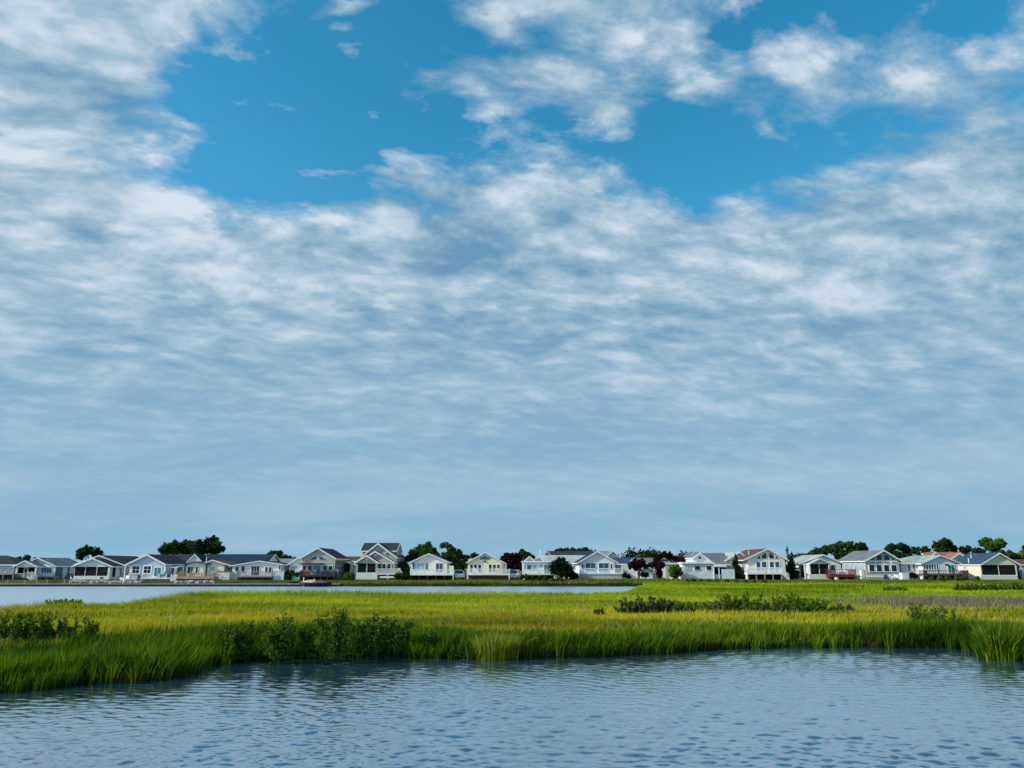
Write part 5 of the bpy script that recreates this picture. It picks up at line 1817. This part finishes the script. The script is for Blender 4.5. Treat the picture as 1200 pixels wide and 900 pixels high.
def rocks():
    r = np.random.default_rng(9)
    bm = bmesh.new()
    bmesh.ops.create_icosphere(bm, subdivisions=2, radius=.5)
    for v in bm.verts:
        v.co *= 1 + .22 * math.sin(v.co.x * 9 + 1) * math.cos(v.co.y * 7) + .12 * math.sin(v.co.z * 11)
        v.co.z *= .7
    me = bpy.data.meshes.new('rock')
    bm.to_mesh(me); bm.free()
    me.materials.append(MATS['stone'])
    for i in range(54):
        px = 84 + 78 * (i / 35) if i < 36 else 205 + 48 * ((i - 36) / 18)
        Y = 124.4 + .9 * r.random()
        p = at(px + r.random() * 2, 684, Y)
        o = bpy.data.objects.new('rock', me)
        COL.objects.link(o)
        o.location = (p.x, Y, float(land_z(p.x, Y)) + .10 + .06 * r.random())
        s = .55 + .5 * r.random()
        o.scale = (s * 1.2, s, s)
        o.rotation_euler = (r.random() * .5, r.random() * .5, r.random() * 6.28)
        tag(o, 'grey stone lying among the riprap stones behind the timber seawall', 'rock', 'riprap stones behind the seawall')


rocks()


# ------------------------------------------------------------------ boats, cars, chairs, bird
def hull(length, beam, h, sheer=.18):
    """stations of a small open hull along +x (bow), z up from the keel"""
    N, M = 9, 7
    vs, fs = [], []
    for i in range(N):
        t = i / (N - 1)
        w = beam / 2 * (1 - max(0, (t - .45) / .55) ** 2.2) * (.9 + .1 * min(1, t * 4))
        z1 = h + sheer * t ** 2
        kz = .02 + h * .75 * max(0, (t - .7) / .3) ** 2
        for j in range(M):
            a = -1 + 2 * j / (M - 1)
            y = w * a
            z = kz + (z1 - kz) * abs(a) ** 1.6
            vs.append((-length / 2 + length * t, y, z))
    for i in range(N - 1):
        for j in range(M - 1):
            a = i * M + j
            fs.append((a, a + M, a + M + 1, a + 1))
    fs.append(tuple(range(M)))
    # deck a little below the gunwale
    o = len(vs)
    for i in range(N):
        for j in (0, M - 1):
            x, y, z = vs[i * M + j]
            vs.append((x, y * .93, z - .07))
    for i in range(N - 1):
        a = o + i * 2
        fs.append((a, a + 1, a + 3, a + 2))
    return vs, fs


def place(vs, loc, rz, rx=0):
    R = Matrix.Rotation(rz, 4, 'Z') @ Matrix.Rotation(rx, 4, 'Y')
    return [Vector(loc) + (R @ Vector(v)) for v in vs]


def boat(name, label, loc, rz, L, B, h, hullmat, cover=None, motor=True, seat='white_paint', pitch=0):
    root = empty(name, loc, label, 'boat')
    vs, fs = hull(L, B, h)
    MB().add(place(vs, loc, rz, pitch), fs).build('hull', hullmat, root, smooth=False)
    if cover:
        cv, cf = [], []
        n = 8
        for i in range(n):
            t = i / (n - 1)
            w = B * .52 * (1 - max(0, (t - .5) / .5) ** 2.2)
            hump = .42 * math.sin(math.pi * min(1, t * 1.1 + .08)) ** .7
            for a in (-1, -.5, 0, .5, 1):
                cv.append((-L / 2 + L * t, w * a, h + .12 * t * t + .02 + hump * (1 - a * a) ** .6))
        for i in range(n - 1):
            for j in range(4):
                q = i * 5 + j
                cf.append((q, q + 5, q + 6, q + 1))
        MB().add(place(cv, loc, rz, pitch), cf).build('cover', cover, root)
    else:
        bb = MB().box(-.3, .3, -.3, .3, h * .5, h + .45).box(-.28, -.2, -.28, .28, h + .45, h + .85)
        MB().add(place(bb.v, loc, rz, pitch), bb.f).build('console', seat, root)
    if motor:
        bb = MB().box(-L / 2 - .36, -L / 2 - .06, -.16, .16, h + .05, h + .5).box(-L / 2 - .28, -L / 2 - .14, -.07, .07, h - .6, h + .05)
        MB().add(place(bb.v, loc, rz, pitch), bb.f).build('motor', 'black_paint', root)


p = at(147, 682.5, 124.7)
boat('motor_boat', 'white motor boat drawn up on the bank left of the pale blue house', Vector((p.x, 125.6, land_z(p.x, 125.6) + .12)), math.radians(165), 3.4, 1.4, .55, 'white_gelcoat')
a = at(146.2, 672, 124.4)
tag(MB().tube([(a.x, 124.4, .2), (a.x, 124.4, at(146, 661, 124.4).z)], .085, 8).build('pole', 'white_paint', loc=Vector((a.x, 124.4, .2))),
    'tall white pole standing beside the white motor boat', 'pole')

p = at(362, 684, 122.6)
boat('motor_boat', 'boat under a tan cover moored below the beige gable house', Vector((p.x, 122.7, .02)), math.radians(172), 3.2, 1.35, .55, 'dark_gelcoat', 'tan_canvas')
p = at(378, 685, 122.4)
boat('motor_boat', 'dark boat under a mauve cover at the right of the beige house dock', Vector((p.x, 122.3, .02)), math.radians(6), 2.9, 1.2, .5, 'dark_gelcoat', 'mauve_canvas', motor=False)
p = at(345, 684, 123.9)
kl = Vector((p.x, 124.6, .52))
kr = empty('kayak', kl, 'red kayak lying on the seawall left of the covered boats', 'kayak')
vs, fs = hull(1.9, .6, .22, .08)
vs = [(v[0], v[1], v[2]) for v in vs]
MB().add(place(vs, kl, math.radians(3)), fs).build('hull', 'red_plastic', kr)
vs = MB().box(-.35, .25, -.2, .2, .16, .19)
MB().add(place(vs.v, kl, math.radians(3)), vs.f).build('cockpit', 'black_paint', kr)
for px, top, lean, lab in ((355.4, 677, 0, 'white dock piling at the stern of the tan covered boat'),
                           (359.6, 682.4, .35, 'white piling leaning in the water below the tan covered boat'),
                           (368, 679, 0, 'white dock piling between the tan and the mauve covered boats')):
    Y = 123.2
    b = at(px, 688, Y)
    t = at(px, top, Y)
    mb = MB().tube([(b.x + lean * .6, Y, -.6), (b.x, Y, t.z)], .075, 8)
    mb.tube([(b.x, Y, t.z), (b.x, Y, t.z + .1)], [.10, .02], 8)
    tag(mb.build('dock_piling', 'white_paint', loc=Vector((b.x, Y, 0))), lab, 'piling')


def chair(label, px, Y, z, mat, rz=0.0, s=1.0):
    """slatted low garden chair facing the water"""
    p = at(px, 672, Y)
    L = Vector((p.x, Y, z))
    root = empty('garden_chair', L, label, 'chair', 'garden chairs on the decks')
    R = Matrix.Rotation(rz, 4, 'Z')

    def put(name, mb):
        MB().add([L + (R @ (Vector(v) * s)) for v in mb.v], mb.f).build(name, mat, root)
    put('seat', MB().hexa([(-.28, -.3, .34), (.28, -.3, .34), (.28, .25, .22), (-.28, .25, .22), (-.28, -.3, .38), (.28, -.3, .38), (.28, .25, .26), (-.28, .25, .26)]))
    mb = MB()
    for i in range(5):
        x = -.28 + i * .118
        mb.hexa([(x, .22, .24), (x + .10, .22, .24), (x + .10, .26, .24), (x, .26, .24),
                 (x, .46, .95 - .05 * abs(i - 2)), (x + .10, .46, .95 - .05 * abs(i - 2)), (x + .10, .50, .95 - .05 * abs(i - 2)), (x, .50, .95 - .05 * abs(i - 2))])
    put('backrest', mb)
    for sx in (-1, 1):
        put('armrest', MB().box(sx * .30, sx * .42, -.34, .36, .54, .58))
        for y in (-.30, .24):
            put('leg', MB().box(sx * .31, sx * .38, y, y + .08, 0, .538))


def deck_z(py, Y): return at(600, py, Y).z


z = deck_z(674.2, DX - 2.6)
chair('purple garden chair at the left end of the dark raised deck', 353.5, DX - 1.2, z, 'purple_plastic')
chair('red garden chair second from the left on the dark raised deck', 360, DX - 1.2, z, 'red_plastic')
chair('teal garden chair before the teal door of the beige gable house', 369, DX - 1.2, z, 'teal_plastic', .2)
chair('navy garden chair left of centre on the right half of the dark raised deck', 380, DX - 1.2, z, 'navy_plastic')
chair('navy garden chair at the right end of the dark raised deck', 387, DX - 1.2, z, 'navy_plastic', -.2)
z = deck_z(677.2, DX - 2.2)
chair('bright green garden chair on the white deck of the pale blue house', 188.4, DX - 1.4, z, 'green_plastic', -.2)
chair('bright green garden chair nearest the teal sliding door', 191.6, DX - 1.0, z, 'green_plastic', .2)
chair('dark garden chair at the right of the white deck of the pale blue house', 198.5, DX - 1.3, z, 'navy_plastic')
z = deck_z(672.6, DX - 2)
chair('yellow garden chair on the deck of the pale yellow gable house', 583.5, DX - 1.2, z, 'yellow_plastic', .1)
chair('white garden chair at the left end of the pale yellow house deck', 556, DX - 1.2, z, 'white_paint', .1)
z = deck_z(675.8, DX - 2.6)
chair('tan garden chair at the left end of the tan wooden deck', 213, DX - 1.5, z, 'tan_timber', .3)
chair('tan garden chair in front of the dark glass sliding door', 224.5, DX - 1.5, z, 'tan_timber', -.2)
z = deck_z(673.2, DX - 1.8)
chair('white garden chair at the left of the dark red deck', 984, DX - .6, z, 'white_paint', .2)
chair('white garden chair at the right of the dark red deck', 989, DX - .6, z, 'white_paint', -.2)
p = at(346, 680, 125.2)
chair('green garden chair standing on the bank left of the beige house deck', 346.5, 125.2, float(land_z(p.x, 125.2)), 'green_plastic')
p = at(1046, 680, 129.3)
zz = float(land_z(p.x, 129.3))
chair('white garden chair on the grass before the right half of the dark glass wall', 1045.5, 129.3, zz, 'white_paint', .3)
chair('white garden chair on the grass at the right corner of the grey gable house', 1050, 129.3, zz, 'white_paint', -.2)
chair('dark garden chair on the grass below the middle of the dark glass wall', 1039, 129.3, zz, 'navy_plastic')


def cabinet(name, label, cat, x0, y0, x1, y1, D, mat):
    a, b = at(x0, (y0 + y1) / 2, D).x, at(x1, (y0 + y1) / 2, D).x
    zt = at(600, y0, D).z
    zb = float(land_z((a + b) / 2, D)) - .05
    root = empty(name, Vector(((a + b) / 2, D, zb)), label, cat)
    MB().box(a, b, D, D + .7, zb, zt - .06).build('body', mat, root)
    MB().box(a - .04, b + .04, D - .04, D + .74, zt - .058, zt).build('lid', 'white_paint', root)
    MB().box(a + .12 * (b - a), b - .12 * (b - a), D - .03, D - .002, zb + .2, zt - .16).build('grille', 'pale_panel', root)


cabinet('utility_box', 'white utility box on the grass between the grey gable and the sage roofed house', 'utility box', 1057, 671, 1065.4, 677.8, 130.2, 'white_paint')
cabinet('white_bin', 'small white bin against the left side wall of the grey gable house', 'bin', 1009.6, 667.6, 1013.6, 677, 131.0, 'white_paint')
cabinet('planter', 'low white planter on the lawn before the dark red deck', 'planter', 980, 676.6, 982, 679, 128.6, 'white_paint')
cabinet('planter', 'small pale planter on the lawn before the bright green bush', 'planter', 786.4, 676.4, 788.6, 679, 128.6, 'off_white_paint')


def car(label, px, D, rz, mat, s=1.0):
    b = at(px, 675, D)
    z = float(land_z(b.x, D))
    L = Vector((b.x, D, z))
    root = empty('parked_car', L, label, 'car', 'cars parked beside the houses')
    R = Matrix.Rotation(rz, 4, 'Z')
    tr = lambda mb: MB().add([L + (R @ (Vector(v) * s)) for v in mb.v], mb.f)
    # front of the car towards -y; lofted cross sections
    prof = [(-2.1, .30, .62, .72), (-2.0, .24, .78, .80), (-1.1, .22, .92, .86), (-.9, .22, .95, .87), (1.6, .22, .95, .87), (2.05, .28, .88, .80), (2.15, .35, .75, .74)]
    vs, fs = [], []
    for y, z0, z1, w in prof:
        vs += [(-w, y, z0), (w, y, z0), (w, y, z1 * .8), (w * .93, y, z1), (-w * .93, y, z1), (-w, y, z1 * .8)]
    n = len(prof)
    for i in range(n - 1):
        for j in range(6):
            a, c = i * 6 + j, i * 6 + (j + 1) % 6
            fs.append((a, c, c + 6, a + 6))
    fs += [tuple(range(6))[::-1], tuple((n - 1) * 6 + j for j in range(6))]
    body = tr(MB().add(vs, fs)).build('body', mat, root)
    cab = MB().hexa([(-.80, -1.0, .93), (.80, -1.0, .93), (.80, 1.9, .93), (-.80, 1.9, .93), (-.62, -.25, 1.46), (.62, -.25, 1.46), (.62, 1.4, 1.46), (-.62, 1.4, 1.46)])
    tr(cab).build('windows', 'dark_glass', root)
    tr(MB().hexa([(-.64, -.30, 1.45), (.64, -.30, 1.45), (.64, 1.45, 1.45), (-.64, 1.45, 1.45), (-.58, -.2, 1.53), (.58, -.2, 1.53), (.58, 1.35, 1.53), (-.58, 1.35, 1.53)])).build('roof', mat, root)
    pil = MB()
    for sx in (-1, 1):
        pil.bar((sx * .81, -1.02, .94), (sx * .64, -.27, 1.47), .07)
        pil.bar((sx * .81, 1.92, .94), (sx * .64, 1.42, 1.47), .09)
        pil.bar((sx * .80, .4, .94), (sx * .64, .45, 1.47), .06)
    tr(pil).build('pillars', mat, root)
    for sx in (-1, 1):
        tr(MB().box(sx * .45, sx * .70, -2.12, -2.02, .58, .70)).build('headlight', 'pale_glass', root)
        for y in (-1.35, 1.35):
            w = tr(MB().tube([(sx * .68, y, .32), (sx * .89, y, .32)], .32, 14)).build('wheel', 'rubber', root)
            tr(MB().tube([(sx * .87, y, .32), (sx * .90, y, .32)], .19, 12)).build('rim', 'steel', w)


car('white car parked facing the water between the cream white and yellow gables', 537.5, 135.5, .15, 'white_gelcoat')
car('pale car parked under the maroon tree beside the pale yellow gable house', 602, 135.0, -.2, 'pale_panel')


def bird():
    """white wading bird with a curved neck on a stubby post"""
    Y = 124.2
    px = 82.2
    b = at(px, 685, Y)
    top = at(px, 681.2, Y).z
    post = MB().tube([(b.x, Y, .1), (b.x, Y, top)], .11, 8)
    tag(post.build('mooring_post', 'tan_timber', loc=Vector((b.x, Y, .1))), 'short tan post under the white wading bird', 'post')
    loc = Vector((b.x, Y, top))
    pts = [((.05, 0, .42), (.13, .11)), ((.20, 0, .36), (.10, .09)), ((.34, 0, .28), (.03, .04)),
           ((-.06, 0, .50), (.08, .08)), ((-.10, 0, .60), (.045, .045)), ((-.02, 0, .70), (.04, .04)), ((-.03, 0, .80), (.045, .045)), ((-.11, 0, .84), (.055, .05))]
    ed = [(0, 1), (1, 2), (0, 3), (3, 4), (4, 5), (5, 6), (6, 7)]
    me = bpy.data.meshes.new('white_bird')
    me.from_pydata([p for p, _ in pts], ed, [])
    o = bpy.data.objects.new('white_bird', me)
    COL.objects.link(o)
    o.location = loc
    m = o.modifiers.new('skin', 'SKIN')
    for i, (_, r) in enumerate(pts):
        me.skin_vertices[0].data[i].radius = r
    me.skin_vertices[0].data[0].use_root = True
    o.modifiers.new('sub', 'SUBSURF').levels = 2
    o.modifiers['sub'].render_levels = 2
    me.materials.append(MATS['feather'])
    tag(o, 'white wading bird with a curved neck standing on a post by the screened porch', 'bird')
    mb = MB().tube([loc + Vector((-.15, 0, .84)), loc + Vector((-.32, 0, .80))], [.022, .004], 6)
    mb.build('bill', 'bill', o)
    mb = MB()
    for y in (-.04, .04):
        mb.tube([loc + Vector((.06, y, .38)), loc + Vector((.09, y, .18)), loc + Vector((.03, y, 0))], .014, 6)
        mb.bar(loc + Vector((.03, y, .008)), loc + Vector((-.08, y, .008)), .05, .015)
    mb.build('legs', 'dark_gelcoat', o)


bird()
